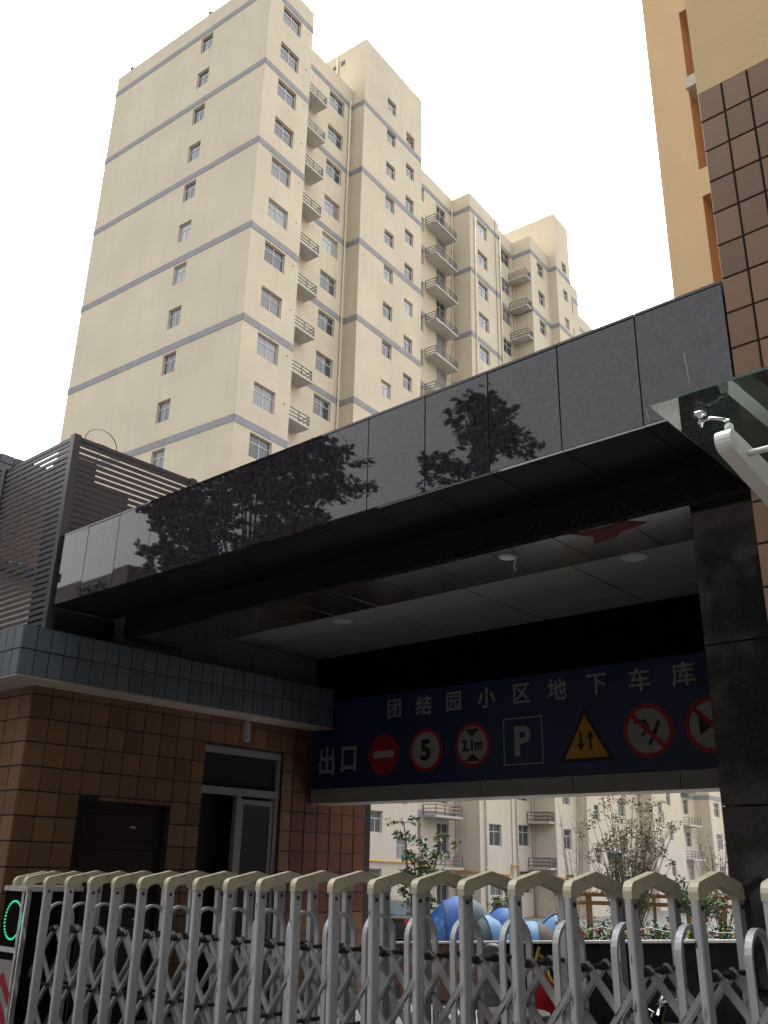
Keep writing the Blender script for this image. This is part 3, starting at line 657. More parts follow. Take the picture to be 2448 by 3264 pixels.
# ================================================================ RIGHT BUILDING
rb = thing('orange_building', 'orange stucco building with brown tiled lower wall at the right edge', 'building', (-1.665,5,0))
def Q(x, y, z): return (x+1.665, y-5, z)
MB().box(*Q(-1.66,5.013,-.1),*Q(6,8.9,6.575)).build('wall','grout',rb)
MB().box(*Q(-1.662,5.006,6.583),*Q(6,8.9,17)).build('upper_wall','orange_light',rb)
tp = .1695
for i in range(9):
    for j in range(17): 
        d = 6.583-.2505*j; tile(rb, -1.665+i*tp, -1.665+(i+1)*tp, d-.2505, d, 'wall_tile','brown_tile', lambda p, q: Q(p,5.0,q), 1, -1, .0062)
rest = MB()
for i in range(9):
    for j in range(17,26): d = 6.583-.2505*j; rest.box(*Q(-1.665+i*tp+.0045,5.0,d-.246),*Q(-1.665+(i+1)*tp-.0045,5.012,d-.0045))
for i in range(9,40):
    for j in range(26): d = 6.583-.2505*j; rest.box(*Q(-1.665+i*tp+.0045,5.0,d-.246),*Q(-1.665+(i+1)*tp-.0045,5.012,d-.0045))
tag(rest.build('wall_tile','brown_tile',rb), kind='stuff')
wing = MB(); H1 = (-3.085,-1.95,9.46,12.0); H2 = (-3.085,-1.95,6.2,9.07)
cuts_wall(wing, lambda a, b, d: Q(a,9.0+d,b), -3.56, -1.0, -.1, 18, [H1, H2], .0)
side_ = MB().quad(Q(-3.56,9.001,YARD),Q(-3.56,52,YARD),Q(-3.56,52,18),Q(-3.56,9.001,18)); put('shading_side_wall', side_.raw('shading_side_wall','dark_tile'), rb); wing.quad(Q(-3.56,9,18),Q(9,9,18),Q(9,52,18),Q(-3.56,52,18)); wing.quad(Q(-3.56,52,YARD),Q(9,52,YARD),Q(9,52,18),Q(-3.56,52,18)); wing.quad(Q(9,9,YARD),Q(9,52,YARD),Q(9,52,18),Q(9,9,18))  # unseen wing drawn out long, its side clad dark to shade the passage
put('rear_wall', wing.raw('rear_wall','orange_stucco'), rb)
for h in (H1, H2):
    r = MB(); a, b_, c, d = h; D = .35
    r.quad(Q(a,9,c),Q(a,9,d),Q(a,9+D,d),Q(a,9+D,c)); r.quad(Q(b_,9,c),Q(b_,9,d),Q(b_,9+D,d),Q(b_,9+D,c)); r.quad(Q(a,9,c),Q(b_,9,c),Q(b_,9+D,c),Q(a,9+D,c)); r.quad(Q(a,9,d),Q(b_,9,d),Q(b_,9+D,d),Q(a,9+D,d))
    put('window_reveal', r.raw('window_reveal','reveal_brown'), rb); MB().box(*Q(a,9+D-.02,c),*Q(b_,9+D,d)).build('pane','reveal_brown',rb)
MB().box(*Q(-3.095,8.93,10.68),*Q(-2.3,9.2,10.85)).build('sill_box','concrete',rb)
# glass canopy over the side door
gc = thing('glass_canopy', 'clear glass canopy sheet on a white steel bracket at the right building', 'canopy', (-1.675,5,3.7))
def K(x, y, z): return (x+1.675, y-5, z-3.7)
MB().box(*K(-1.675,3.79,3.70),*K(.6,4.995,3.712)).build('glass_sheet','sheet_glass',gc)
MB().box(*K(-1.677,3.7865,3.6995),*K(.6,3.7895,3.7125)).build('glass_edge','glass_edge',gc); MB().box(*K(-1.679,3.7865,3.6995),*K(-1.6772,4.995,3.7125)).build('glass_edge','glass_edge',gc)
# tapering bracket, rounded nose towards the street
pr = [(5.0,3.30),(5.0,3.50),(4.02,3.555)]+[(3.985+.055*math.cos(t), 3.50+.055*math.sin(t)) for t in [math.pi*.5+i*math.pi/8 for i in range(9)]]
for x in (-1.40,-.25):
    br = MB().prism([K(0,y,z)[1:] for y, z in pr],0,x+1.675-.038,x+1.675+.038).build('bracket','white_paint',gc)
    MB().lathe([(.021,0),(.021,.055),(.019,.06)],14,K(x,4.04,3.55)).build('stub','white_paint',br,True); MB().lathe([(.014,0),(.014,.03)],12,K(x,4.04,3.61)).build('collar','chrome',br,True)
    sp = MB(); e = (x-.12,4.01,3.652)
    sp.tube([K(*q) for q in ((x,4.04,3.632),(x-.03,4.032,3.650),(x-.075,4.02,3.662),(x-.11,4.012,3.655))],[.012,.010,.008,.008],8)
    sp.lathe([(.007,-.028),(.008,-.012),(.016,-.010),(.017,.004),(.010,.010),(.012,.022),(.028,.030),(.034,.0365),(.033,.047)],18,K(*e))
    sp.build('spider_fitting','chrome',br,True)
MB().tube([K(-1.362,4.14,3.485),K(.6,4.14,3.485)],.016,10).build('tie_rod','white_paint',gc,True)
MB().box(*K(-1.47,4.97,3.25),*K(-1.33,4.999,3.54)).build('wall_plate','white_paint',gc)

# ================================================================ FOLDING GATE
gt = thing('folding_gate', 'grey aluminium folding gate with cream peaked caps across the whole entrance', 'gate', (-2.27,4.4,0))
gt.rotation_euler = (0, -.0160, 0)
def F(x, y, z): return (x+2.27, y-4.4, z)
SP = .3335; DEP = .547
bm_post = MB()
def rpost(w, d, h):                                    # extruded post with chamfered corners and a slot line
    c = .006; t = MB(); t.prism([(c,0),(w-c,0),(w,c),(w,d-c),(w-c,d),(c,d),(0,d-c),(0,c)],2,0,h); return t
post_m = rpost(.036,.073,1.42).mesh('post','aluminium')
back_m = MB().prism([(0,0),(.036,0),(.036,.03),(.030,.03),(.030,.037),(.036,.037),(.036,.068),(0,.068)],2,0,1.42).mesh('post','aluminium')
oy = [(0,0),(.0,.035),(.006,.055),(.020,.072),(.036,.080),(.2735,.128)]; outer = oy+[(DEP-y,z) for y,z in reversed(oy[:-1])]
iy = [(.078,0),(.084,.014),(.10,.024),(.2735,.062)]; inner = iy+[(DEP-y,z) for y,z in reversed(iy[:-1])]
def capmesh():
    t = MB(); w0, w1 = -.005, .043; n_ = len(outer)
    pts = outer+list(reversed(inner)); t.prism(pts, 0, w0, w1); me = t.mesh('cap','cap_cream'); return me
cap_m = capmesh()
rivet_m = MB().lathe([(.013,0),(.013,.006),(.008,.010)],10).mesh('bolt','rubber')
def hoopmesh(r, top):
    t = MB(); path = [(0,.06),(0,top-r)]+[(r-r*math.cos(a), top-r+r*math.sin(a)) for a in [i*math.pi/14 for i in range(1,14)]]+[(2*r,top-r),(2*r,.06)]
    w = .034; th_ = .020; n_ = len(path); ins = []
    for k, (y, z) in enumerate(path):
        a = Vector(path[max(k-1,0)]); b = Vector(path[min(k+1,n_-1)]); d = (b-a).normalized(); nn = Vector((d.y,-d.x)); ins.append((y+nn.x*th_, z+nn.y*th_))
    i = 0
    for k in range(n_-1):
        (y0,z0),(y1,z1),(a0,b0),(a1,b1) = path[k],path[k+1],ins[k],ins[k+1]
        t.quad((0,y0,z0),(w,y0,z0),(w,y1,z1),(0,y1,z1)); t.quad((0,a0,b0),(w,a0,b0),(w,a1,b1),(0,a1,b1)); t.quad((0,y0,z0),(0,y1,z1),(0,a1,b1),(0,a0,b0)); t.quad((w,y0,z0),(w,y1,z1),(w,a1,b1),(w,a0,b0))
    return t.mesh('hoop','aluminium')
hoop_m = hoopmesh(.14,1.375)
Z1, Z2, Z3 = 1.165, .755, .345
def armmesh(dz):
    t = MB(); t.beam((0,0,0),(SP,0,dz),.018,.036,(0,1,0)) if False else None
    a = Vector((0,0,0)); b = Vector((SP,0,dz)); d = (b-a).normalized(); nn = Vector((-d.z,0,d.x)); e = d*.022; h = .019; pts = [a-e-nn*h,b+e-nn*h,b+e+nn*h,a-e+nn*h]
    t = MB(); t.prism([(p.x,p.z) for p in pts],1,0,.016)
    r1 = nn*.010                                     # raised middle rib
    pts = [a-e*.8-r1,b+e*.8-r1,b+e*.8+r1,a-e*.8+r1]; t.prism([(p.x,p.z) for p in pts],1,-.006,-.0002); return t.mesh('arm','bright_alu')
arm_dn, arm_up = armmesh(Z2-Z1), armmesh(Z1-Z2)
rod_m = MB().tube([(0,0,0),(0,.42,0)],.013,8).mesh('pivot_rod','rubber'); knob_m = MB().tube([(0,0,0),(0,.05,0)],.022,10).mesh('pivot_cap','rubber')
X0 = -1.95
for i in range(-4, 19):
    x = X0-SP*i; jit = lambda a: random.uniform(-a, a)
    put('post', post_m, gt, F(x+jit(.003),4.4,.07), (jit(.0025),jit(.003),jit(.03))); put('post', back_m, gt, F(x+jit(.003),4.879,.07), (jit(.0025),jit(.003),jit(.03)))
    put('cap', cap_m, gt, F(x,4.4+jit(.002),1.49+jit(.003)), (jit(.006),0,jit(.008)))
    put('bolt', rivet_m, gt, F(x+.036,4.437,1.456), (0,R(90),0)); put('bolt', rivet_m, gt, F(x+.036,4.915,1.456), (0,R(90),0))
    if i < 18: put('hoop', hoop_m, gt, F(x-SP*.5,4.535,jit(.004)))
    for _ in range(2 if i < 16 else 0):
        zz = random.uniform(.75,1.4); MB().poly([(0,0,0),(random.uniform(.004,.010),0,.004),(random.uniform(.003,.008),0,random.uniform(.02,.07)),(.001,0,.03)]).build('scuff','rubber',gt,loc=F(x+random.uniform(.002,.024),4.3945,zz))
    xc = x+.018
    for zz in (Z1, Z2): put('pivot_rod', rod_m, gt, F(xc,4.474,zz))
    for yy in (4.512,4.69): put('pivot_cap', knob_m, gt, F(xc,yy,Z1))
    if i < 18:
        for yy in (4.535,4.725):
            for za, zb in ((Z1,Z2),(Z2,Z3)):
                put('arm', arm_up, gt, F(xc-SP,yy,zb)); put('arm', arm_dn, gt, F(xc-SP,yy+.026,za))
hd = thing('gate_motor_head', 'gate head with green light ring and red white chevron panel at the far left', 'gate', (-8.26,4.4,0))
def N(x, y, z): return (x+8.36, y-4.4, z+.0)
MB().box(*N(-8.36,4.41,.02),*N(-8.0,4.93,1.385)).build('housing','black_wall',hd)
MB().box(*N(-8.37,4.395,1.36),*N(-7.99,4.945,1.40)).build('top_tray','aluminium',hd); put('cap', cap_m, hd, N(-8.25,4.4,1.395))
MB().box(*N(-7.999,4.40,.02),*N(-7.975,4.44,1.38)).build('corner_trim','chrome',hd)
for k in range(34):
    a = 2*math.pi*k/34; MB().box(-.007,-.004,-.007,.007,.003,.007).build('led','led',hd,loc=N(-8.165+.135*math.cos(a),4.407,1.13+.150*math.sin(a)))
MB().box(*N(-8.33,4.403,.88),*N(-8.03,4.4098,.92)).build('trim_strip','aluminium',hd)
MB().box(*N(-8.34,4.402,.1),*N(-8.03,4.409,.82)).build('chevron_panel','sign_white',hd)
for k in range(4):
    z = .60-.19*k; b = MB(); b.prism([N(x,0,zz)[::2] for x, zz in ((-8.335,z-.02),(-8.185,z+.13),(-8.035,z-.02),(-8.035,z-.12),(-8.185,z+.03),(-8.335,z-.12))],1,-.001,.0015); b.build('chevron','sign_red',hd)

# ================================================================ RAMP PARAPET AND THE YARD BEYOND
pw = thing('ramp_parapet', 'low parapet wall with stone coping, black at right and brown tiled at left', 'wall', (-11,18,YARD))
def W(x, y, z): return (x+11, y-18, z-YARD)
def ztop(x): return .06+(x+14.06)*.0630
MB().poly([W(-12.55,18,YARD),W(-5.0,18,YARD),W(-5.0,18,ztop(-5.0)),W(-12.55,18,ztop(-12.55))]).build('wall','black_wall',pw)
MB().poly([W(-16.5,18.02,YARD),W(-12.55,18.02,YARD),W(-12.55,18.02,ztop(-12.55)),W(-16.5,18.02,ztop(-16.5))]).build('wall','grout',pw)
for i in range(13):
    for j in range(5):
        x = -16.4+i*.3
        if x+.3 > -12.5: continue
        z1 = ztop(x)-.28*j-.01
        if z1-.27 > YARD: MB().box(*W(x+.006,18.0,z1-.27),*W(x+.294,18.019,z1)).build('wall_tile','dark_tile',pw)
for i in range(12):
    x = -16.5+i*.97; MB().beam(W(x+.003,18.06,ztop(x)+.025),W(x+.967,18.06,ztop(x+.97)+.025),.3,.045).build('coping_stone','stone_grey',pw)
for x in (-12.1,-11.85,-11.6,-9.6,-9.4): MB().box(*W(x,17.985,YARD+.3),*W(x+.012,17.999,ztop(x)-.02)).build('bar','dark_steel',pw)

def turned(loc, rz): return lambda name, label, cat, group=None: thing(name, label, cat, loc, rz, group)
# ---------------------------------------------------------------- dark estate car seen from behind
car = thing('parked_car', 'black estate car parked with its rear window towards the gate', 'car', (-26.9,32.2,-1.19), R(24))
def car_body():
    t = MB(); secs = [(-2.2,.70,.45,.85),(-2.25,.84,.40,.98),(-1.9,.88,.30,1.02),(0,.90,.28,1.02),(1.6,.88,.30,.98),(2.15,.80,.38,.85),(2.3,.60,.45,.7)]
    ring_ = []
    for y, hw, z0, z1 in secs: ring_.append([(-hw,y,z0),(-hw*1.02,y,(z0+z1)/2),(-hw*.93,y,z1),(hw*.93,y,z1),(hw*1.02,y,(z0+z1)/2),(hw,y,z0)])
    for a, b in zip(ring_, ring_[1:]):
        for j in range(6): t.quad(a[j],a[(j+1)%6],b[(j+1)%6],b[j])
    t.poly(ring_[0]); t.poly(ring_[-1]); return t
car_body().build('body','car_paint',car)
cab = MB(); bot = [(-.84,-2.1,1.0),(.84,-2.1,1.0),(.84,.9,1.0),(-.84,.9,1.0)]; top = [(-.66,-1.65,1.62),(.66,-1.65,1.62),(.66,.05,1.64),(-.66,.05,1.64)]
for j in range(4): cab.quad(bot[j],bot[(j+1)%4],top[(j+1)%4],top[j])
cab.poly(top); cab.build('cabin','car_paint',car)
MB().poly([(-.70,-2.045,1.10),(.70,-2.045,1.10),(.58,-1.735,1.54),(-.58,-1.735,1.54)]).build('rear_window','car_glass',car)
for s in (-1,1):
    MB().poly([(s*.812,-1.85,1.08),(s*.812,.6,1.08),(s*.70,.1,1.52),(s*.70,-1.45,1.52)]).build('side_window','car_glass',car)
    MB().box(s*.72-.14,-2.275,.80,s*.72+.14,-2.20,.98).build('tail_light','red_paint',car)
    for y in (-1.35,1.45):
        w = MB().tube([(s*.74,y,.33),(s*.90,y,.33)],.33,20).build('wheel','rubber',car); MB().tube([(s*.905,y,.33),(s*.912,y,.33)],.20,16).build('rim','chrome',w)
    MB().beam((s*.60,-1.5,1.68),(s*.60,-.1,1.69),.03,.03).build('roof_rail','black',car)
MB().box(-.72,-2.31,.36,.72,-2.22,.60).build('bumper','black',car); MB().box(-.24,-2.30,.62,.24,-2.265,.76).build('number_plate','plate_blue',car)
em = MB().tube([(0,-2.262,.88),(0,-2.28,.88)],.085,20).build('emblem','chrome',car)
for a in ((-.05,.05,-.018,-.06),(-.018,-.06,0,-.01),(0,-.01,.018,-.06),(.018,-.06,.05,.05)): MB().beam((a[0],-2.284,.88+a[1]),(a[2],-2.284,.88+a[3]),.012,.006,(0,1,0)).build('emblem_stroke','black',em)
MB().beam((-.25,-2.07,1.12),(.05,-2.06,1.14),.02,.02).build('wiper','black',car)
# ---------------------------------------------------------------- pop-up tents
def tent(loc, rz, w, d, h, panels, label, trim='tent_trim'):
    t = thing('camping_tent', label, 'tent', loc, rz, 'pop-up tents in the yard'); n_ = 7; k_ = 14
    def pt(i, j):                                      # i across the depth, j over the arch
        s = -1+2*i/n_; a = math.pi*j/k_; sc = math.sqrt(max(0.0,1-(.93*s)**2)); 
        return (w/2*math.cos(a)*(.35+.65*sc), d/2*s, h*math.sin(a)**.8*sc)
    for q, m_ in enumerate(panels):
        i0 = n_*q//len(panels); i1 = n_*(q+1)//len(panels); b = MB()
        for i in range(i0, i1):
            for j in range(k_): b.quad(pt(i,j),pt(i+1,j),pt(i+1,j+1),pt(i,j+1))
        b.build('canopy', m_, t, True)
    for q in range(1, len(panels)):
        i = n_*q//len(panels); MB().tube([(x*1.01,y,z*1.01) for x,y,z in [pt(i,j) for j in range(k_+1)]],.02,6).build('pole', trim, t)
    f = MB(); f.tube([pt(0,j) for j in range(k_+1)],.03,6); f.build('rim', trim, t); f = MB(); f.tube([pt(n_,j) for j in range(k_+1)],.03,6); f.build('rim', trim, t)
    dr = MB(); c = [(pt(0,j)[0]*.9,pt(0,j)[1]-.012,pt(0,j)[2]*.9+.01) for j in range(k_+1)]; dr.poly(c); dr.build('door_flap', panels[0], t)
    return t
tent((-17.95,24.0,-1.14),R(-45),1.9,2.5,2.05,['tent_blue','tent_blue','tent_teal'],'large bright blue tent with dark half, tallest of the tents')
tent((-17.2,24.2,-1.14),R(-30),1.7,1.6,1.55,['tent_teal','tent_light'],'low teal tent with pale blue side in front of the large blue tent')
tent((-19.2,28.2,-1.14),R(20),1.8,1.8,1.65,['tent_blue','tent_light'],'small blue tent showing only its top between larger tents')
tent((-16.1,25.0,-1.14),R(-50),1.7,1.9,1.42,['tent_green','tent_light','tent_brown'],'green tent with pale blue and brown panels nearest the black wall')
tent((-17.4,28.6,-1.14),R(50),1.7,1.7,1.5,['tent_light','tent_blue'],'pale blue tent behind the green tent')
rp_ = thing('barrier_rope', 'thin white rope with yellow tags strung in front of the tents', 'rope', (-16,22.5,-.4))
MB().tube([(-3.5,-1.5,.0),(-1.2,-.4,-.03),(1.0,.9,.0),(3.0,2.0,-.02)],.012,5).build('rope','frame_white',rp_)
for x, y in ((-1.9,-.75),(.2,.4)): MB().box(x,y-.01,-.55,x+.10,y+.0,.02).build('tag','flag_yellow',rp_)
bt = MB().lathe([(.0,0),(.05,.0),(.055,.02),(.055,.17),(.02,.23),(.018,.27)],12); tag(bt.build('water_bottle','tent_light',None,True,(-11.85,18.06,ztop(-11.85)+.048)), 'clear plastic water bottle standing on the parapet coping', 'bottle')

# ---------------------------------------------------------------- plants
def leaves(b, c, n_, rad, size, flat_=.5):
    for _ in range(n_):
        while True:
            p = Vector((random.uniform(-1,1),random.uniform(-1,1),random.uniform(-1,1)))
            if p.length < 1: break
        p = Vector(c)+Vector((p.x*rad[0],p.y*rad[1],p.z*rad[2])); s = size*random.uniform(.6,1.3)
        u = Vector((random.gauss(0,1),random.gauss(0,1),random.gauss(0,flat_))).normalized(); w = u.cross(Vector((random.gauss(0,1),random.gauss(0,1),random.gauss(0,1)))).normalized()
        b.quad(p-u*s, p-w*s*.45, p+u*s, p+w*s*.45)
def limb(b, p, d, ln, r, depth, tips, spread=.5, kids=3, up_=.15):
    pts = [Vector(p)]; dd = Vector(d).normalized()
    for i in range(4): dd = (dd+Vector((random.gauss(0,.12),random.gauss(0,.12),random.gauss(0,.06)+up_*.3))).normalized(); pts.append(pts[-1]+dd*ln/4)
    b.tube(pts,[r,r*.85,r*.7,r*.58,r*.45],5 if depth else 4,False)
    if depth == 0: tips += pts[2:]; return
    for k in range(kids):
        q = pts[random.choice((2,3,4))]; nd = (dd+Vector((random.gauss(0,spread),random.gauss(0,spread),random.gauss(0,spread*.6)+up_))).normalized()
        limb(b, q, nd, ln*random.uniform(.6,.8), r*.5, depth-1, tips, spread, kids, up_)
def tree(name, label, loc, h, trunk_r, crown, leaf, depth=3, kids=4, spread=.55, nleaf=30, lsize=.09, group=None, first=.35, lean=(0,0)):
    t = thing(name, label, 'tree', loc, 0, group); b = MB(); tips = []
    base = [Vector((0,0,-.1)),Vector((lean[0]*.3,lean[1]*.3,h*first*.5)),Vector((lean[0],lean[1],h*first))]; b.tube(base,[trunk_r*1.25,trunk_r,trunk_r*.8],8)
    for k in range(kids+1):
        a = 2*math.pi*k/(kids+1)+random.uniform(-.4,.4); limb(b, base[2]+Vector((0,0,-random.uniform(0,h*first*.35))), (math.cos(a)*.7,math.sin(a)*.7,.9), h*.30, trunk_r*.55, depth-1, tips, spread, kids)
    put('trunk', b.raw('trunk','bark'), t); lb_ = MB()
    for p in tips: leaves(lb_, p, nleaf, (crown,crown,crown*.8), lsize)
    if nleaf: put('crown', lb_.raw('crown',leaf), t)
    return t
def whips(name, label, loc, h, n_, spread, leaf, nl, lsize, cat='shrub', r=.02, group=None, wood='twig'):
    "many stems from one foot"
    t = thing(name, label, cat, loc, 0, group); b = MB(); lf_ = MB()
    for i in range(n_):
        a = random.uniform(0,2*math.pi); o = random.uniform(.15,1)*spread; hh = h*random.uniform(.62,1.0)*(1-.12*(o/spread)**2); pts = []
        for k in range(6):
            f = k/5; pts.append(Vector((math.cos(a)*o*f**1.25+random.gauss(0,.02), math.sin(a)*o*f**1.25+random.gauss(0,.02), hh*f)))
        b.tube(pts,[r*(1-.75*k/5) for k in range(6)],4,False)
        for k in range(2,6):
            for _ in range(2):
                q = pts[k]; e = q+Vector((random.gauss(0,.12)*h/3,random.gauss(0,.12)*h/3,random.uniform(.05,.25)*h/3)); b.tube([q,e],[r*.35,r*.2],3,False)
                if nl: leaves(lf_, (q+e)/2, nl, (.16,.16,.2), lsize)
    put('stems', b.raw('stems',wood), t)
    if nl: put('foliage', lf_.raw('foliage',leaf), t)
    return t
sap = thing('leafy_sapling', 'young tree with glossy dark green leaves beside the tiled wall', 'tree', (-19.0,23.2,-1.15)); b = MB(); tips = []
for tx, ty_, hh in ((-.35,-.25,4.1),(.15,.1,3.4),(.55,.45,3.5),(-.05,.0,3.0)):
    pts = [Vector((tx*f**1.3+random.gauss(0,.02),ty_*f**1.3+random.gauss(0,.02),hh*f)) for f in [k/8 for k in range(9)]]; b.tube(pts,[.05-.004*k for k in range(9)],5,False)
    for k in range(4,9):
        for _ in range(4):
            e = pts[k]+Vector((random.gauss(0,.22),random.gauss(0,.22),random.uniform(-.02,.22))); b.tube([pts[k],e],[.012,.006],3,False); tips.append(e)
put('trunk', b.raw('trunk','bark'), sap); lb_ = MB()
for p in tips: leaves(lb_, p, 15, (.17,.17,.15), .085)
put('crown', lb_.raw('crown','leaf_dark'), sap)
whips('upright_shrub','large upright shrub with new green leaves around the garden lamp', (-15.7,30.2,-1.15), 5.2, 66, 1.75, 'leaf_olive', 10, .052, 'shrub', .022)
whips('bare_shrub','bare twiggy shrub beside the brown tiled wall', (-20.4,23.2,-1.15), 2.9, 16, .6, 'leaf_olive', 0, .05, 'shrub', .016)
whips('bare_shrub','tall bare thin stems in front of the second window column', (-18.5,31.6,-1.15), 6.2, 7, .8, 'leaf_olive', 0, .05, 'shrub', .022)
whips('bare_shrub','small bare shrub right of the tents', (-15.6,26.0,-1.15), 2.2, 14, .45, 'leaf_young', 1, .04, 'shrub', .016)
whips('budding_shrub','thin brown budding shrub right of the garden lamp', (-15.0,36.0,-1.15), 4.6, 26, 1.5, 'twig', 2, .05, 'shrub', .02)
whips('budding_shrub','thin brown budding shrub closest to the granite pillar', (-12.6,35.6,-1.15), 4.9, 30, 1.5, 'twig', 3, .045, 'shrub', .02)
whips('budding_shrub','reddish budding shrub under the pergola near the pillar', (-11.1,29.6,-1.15), 2.0, 24, .7, 'twig', 7, .05, 'shrub', .014)
tree('round_tree','small round evergreen tree near the pergola', (-12.9,29.3,-1.15), 2.75, .06, .28, 'leaf_dark', 2, 4, .6, 26, .07, first=.5)
tree('young_tree','small young tree left of the bare shrub behind the tents', (-17.6,33.5,-1.15), 3.0, .04, .22, 'leaf_dark', 2, 3, .5, 20, .07, first=.55)
tree('young_tree','low young tree against the facade behind the blue tent', (-22.6,33.0,-1.15), 2.2, .04, .22, 'leaf_dark', 2, 3, .5, 20, .07, first=.5)
hg = MB()
for i in range(34):
    f = i/33; x = -13.9+f*5.2; y = 23.2+f*1.9
    leaves(hg, (x,y,-.15+random.uniform(-.14,.14)), 260, (.3,.34,.72), .06)
    for _ in range(3): hg.tube([(x+random.gauss(0,.1),y+random.gauss(0,.1),YARD),(x+random.gauss(0,.2),y+random.gauss(0,.2),-.1)],.012,4,False)
hb = thing('flower_hedge','low green hedge behind the black parapet','hedge',(0,0,0)); put('foliage', hg.raw('foliage','hedge'), hb)
for i, (p0, p1, lab) in enumerate((((-13.6,22.2,.34),(-9.3,23.9,.45),'upper string of small coloured pennants above the hedge'),((-13.4,21.8,.02),(-9.3,23.4,.18),'lower string of small coloured pennants before the hedge'))):
    bn = thing('bunting', lab, 'bunting', p0, 0, 'pennant strings'); A = Vector(p0); Bv = Vector(p1); n_ = 44 if i == 0 else 24; pts = []
    for k in range(n_+1):
        f = k/n_; q = A.lerp(Bv,f)-A; q.z -= .10*math.sin(math.pi*((f*4)%1)); pts.append(q)
    MB().tube(pts,.006,4).build('cord','frame_white',bn)
    for k in range(n_):
        q = pts[k]; m_ = ('flag_red','flag_yellow','flag_green','flag_red','flag_blue','flag_pink')[random.randrange(6)]; dx = (pts[k+1]-pts[k])*.75; tw_ = random.uniform(-.08,.08)
        MB().poly([q,q+dx,q+dx*.5+Vector((tw_,tw_,-random.uniform(.10,.20)))]).build('pennant',m_,bn)
# ---------------------------------------------------------------- garden lamp and pergola
gl = thing('garden_lamp', 'dark garden lamp post with square lantern among the shrub', 'street lamp', (-16.9,31.8,-1.15))
MB().lathe([(.10,0),(.10,.25),(.055,.3),(.045,3.0),(.07,3.02),(.07,3.08)],12).build('post','lamp_dark',gl,True)
MB().prism([(-.13,3.08),(.13,3.08),(.20,3.42),(-.20,3.42)],1,-.16,.16).build('lantern_glass','car_glass',gl); MB().lathe([(.30,3.42),(.31,3.46),(.16,3.56),(.03,3.62)],4).build('lantern_roof','lamp_dark',gl)
for sx in (-1,1):
    for sy in (-1,1): MB().beam((sx*.13,sy*.165,3.08),(sx*.20,sy*.165,3.42),.02,.02).build('lantern_bar','lamp_dark',gl)
pg = thing('pergola', 'orange timber pergola with slatted roof behind the hedge', 'pergola', (-16.8,34.2,-1.15), R(26))
for i in range(6):
    for j in (0,1.6): MB().box(-2.4+i*1.2,j,0,-2.28+i*1.2,j+.12,1.95).build('post','pergola_wood',pg)
for j in (0,1.6):
    for zz in (1.66,1.95): MB().box(-2.9,j-.03,zz,4.4,j-.001,zz+.10).build('beam','pergola_wood',pg)
for i in range(24): MB().box(-2.7+i*.29,-.4,2.051,-2.62+i*.29,2.1,2.13).build('rafter','pergola_wood',pg)

# ---------------------------------------------------------------- things on the drive behind the gate
bl = thing('stone_bollard', 'pale stone bollard with moulded rings on a dark red base behind the gate', 'bollard', (-6.2,8.85,0))
MB().lathe([(.17,0),(.17,.22),(.14,.26),(.16,.30)],20).build('base','red_paint',bl,True); MB().lathe([(.15,.30),(.15,.34),(.125,.36),(.115,.40),(.13,.42),(.115,.44),(.105,.50),(.10,.82),(.085,.87),(.03,.89)],20).build('shaft','stone_grey',bl,True)
def drum(loc, r, h, label):
    t = thing('red_drum', label, 'drum', loc, 0, 'red drums on the drive'); MB().lathe([(r*.9,0),(r*.98,h*.3),(r,h*.7),(r*.98,h-.05)],24).build('shell','red_paint',t,True)
    MB().lathe([(r*1.03,h-.05),(r*1.03,h-.005),(r*.98,h)],24).build('rim','sign_white',t,True); MB().lathe([(r*.97,h-.004),(r*.5,h+.001)],24).build('skin','stone_grey',t); return t
drum((-4.95,7.35,0),.30,.50,'red drum with white rim behind the gate, under the red flag'); drum((-3.15,6.75,0),.25,.47,'red drum with white rim by the pillar, only its edge showing')
fl = thing('red_flag', 'red flag with gold edge leaning on a pole beside the drum', 'flag', (-5.25,8.1,0))
MB().tube([(-.20,-.05,0),(.10,.0,.95)],.014,6).build('pole','yellow_trim',fl)
b = MB()
for i in range(7):
    for j in range(8):
        def fp(i, j): f = i/7; gq = j/8; return (.08-.22*gq+.24*f*(1-.3*gq), .05*math.sin(f*7+gq*3), .90-.66*gq-.30*f)
        b.quad(fp(i,j),fp(i+1,j),fp(i+1,j+1),fp(i,j+1))
b.build('cloth','red_cloth',fl,True); MB().tube([fp(i,0) for i in range(8)],.012,5).build('fringe','yellow_trim',fl)
mb_ = thing('parked_motorbike', 'dark motorbike with chrome handlebar parked beside the granite pillar', 'motorbike', (-2.62,6.25,0), R(120))
for y in (-.62,.62):
    w = MB(); pts = [(0,y+.25*math.cos(a),.30+.25*math.sin(a)) for a in [2*math.pi*i/20 for i in range(21)]]; w.tube(pts,.05,7); w = w.build('wheel','rubber',mb_); MB().tube([(-.03,y,.30),(.03,y,.30)],.19,16).build('rim','chrome',w)
MB().tube([(0,-.5,.45),(0,-.1,.42),(0,.2,.62),(0,.42,.68)],[.06,.10,.13,.07],8).build('frame','black',mb_,True); MB().tube([(0,-.65,.70),(0,-.3,.66),(0,-.05,.64)],[.06,.11,.09],8).build('seat','rubber',mb_,True)
MB().tube([(0,.62,.30),(0,.48,.60),(0,.40,.84)],.03,6).build('fork','chrome',mb_,True); MB().tube([(-.33,.24,.86),(-.20,.36,.90),(0,.40,.86),(.20,.36,.90),(.33,.24,.86)],.014,6).build('handlebar','chrome',mb_,True); MB().lathe([(.03,.0),(.085,.02),(.09,.10),(.02,.14)],12,(0,.50,.68)).build('headlamp','chrome',mb_,True)

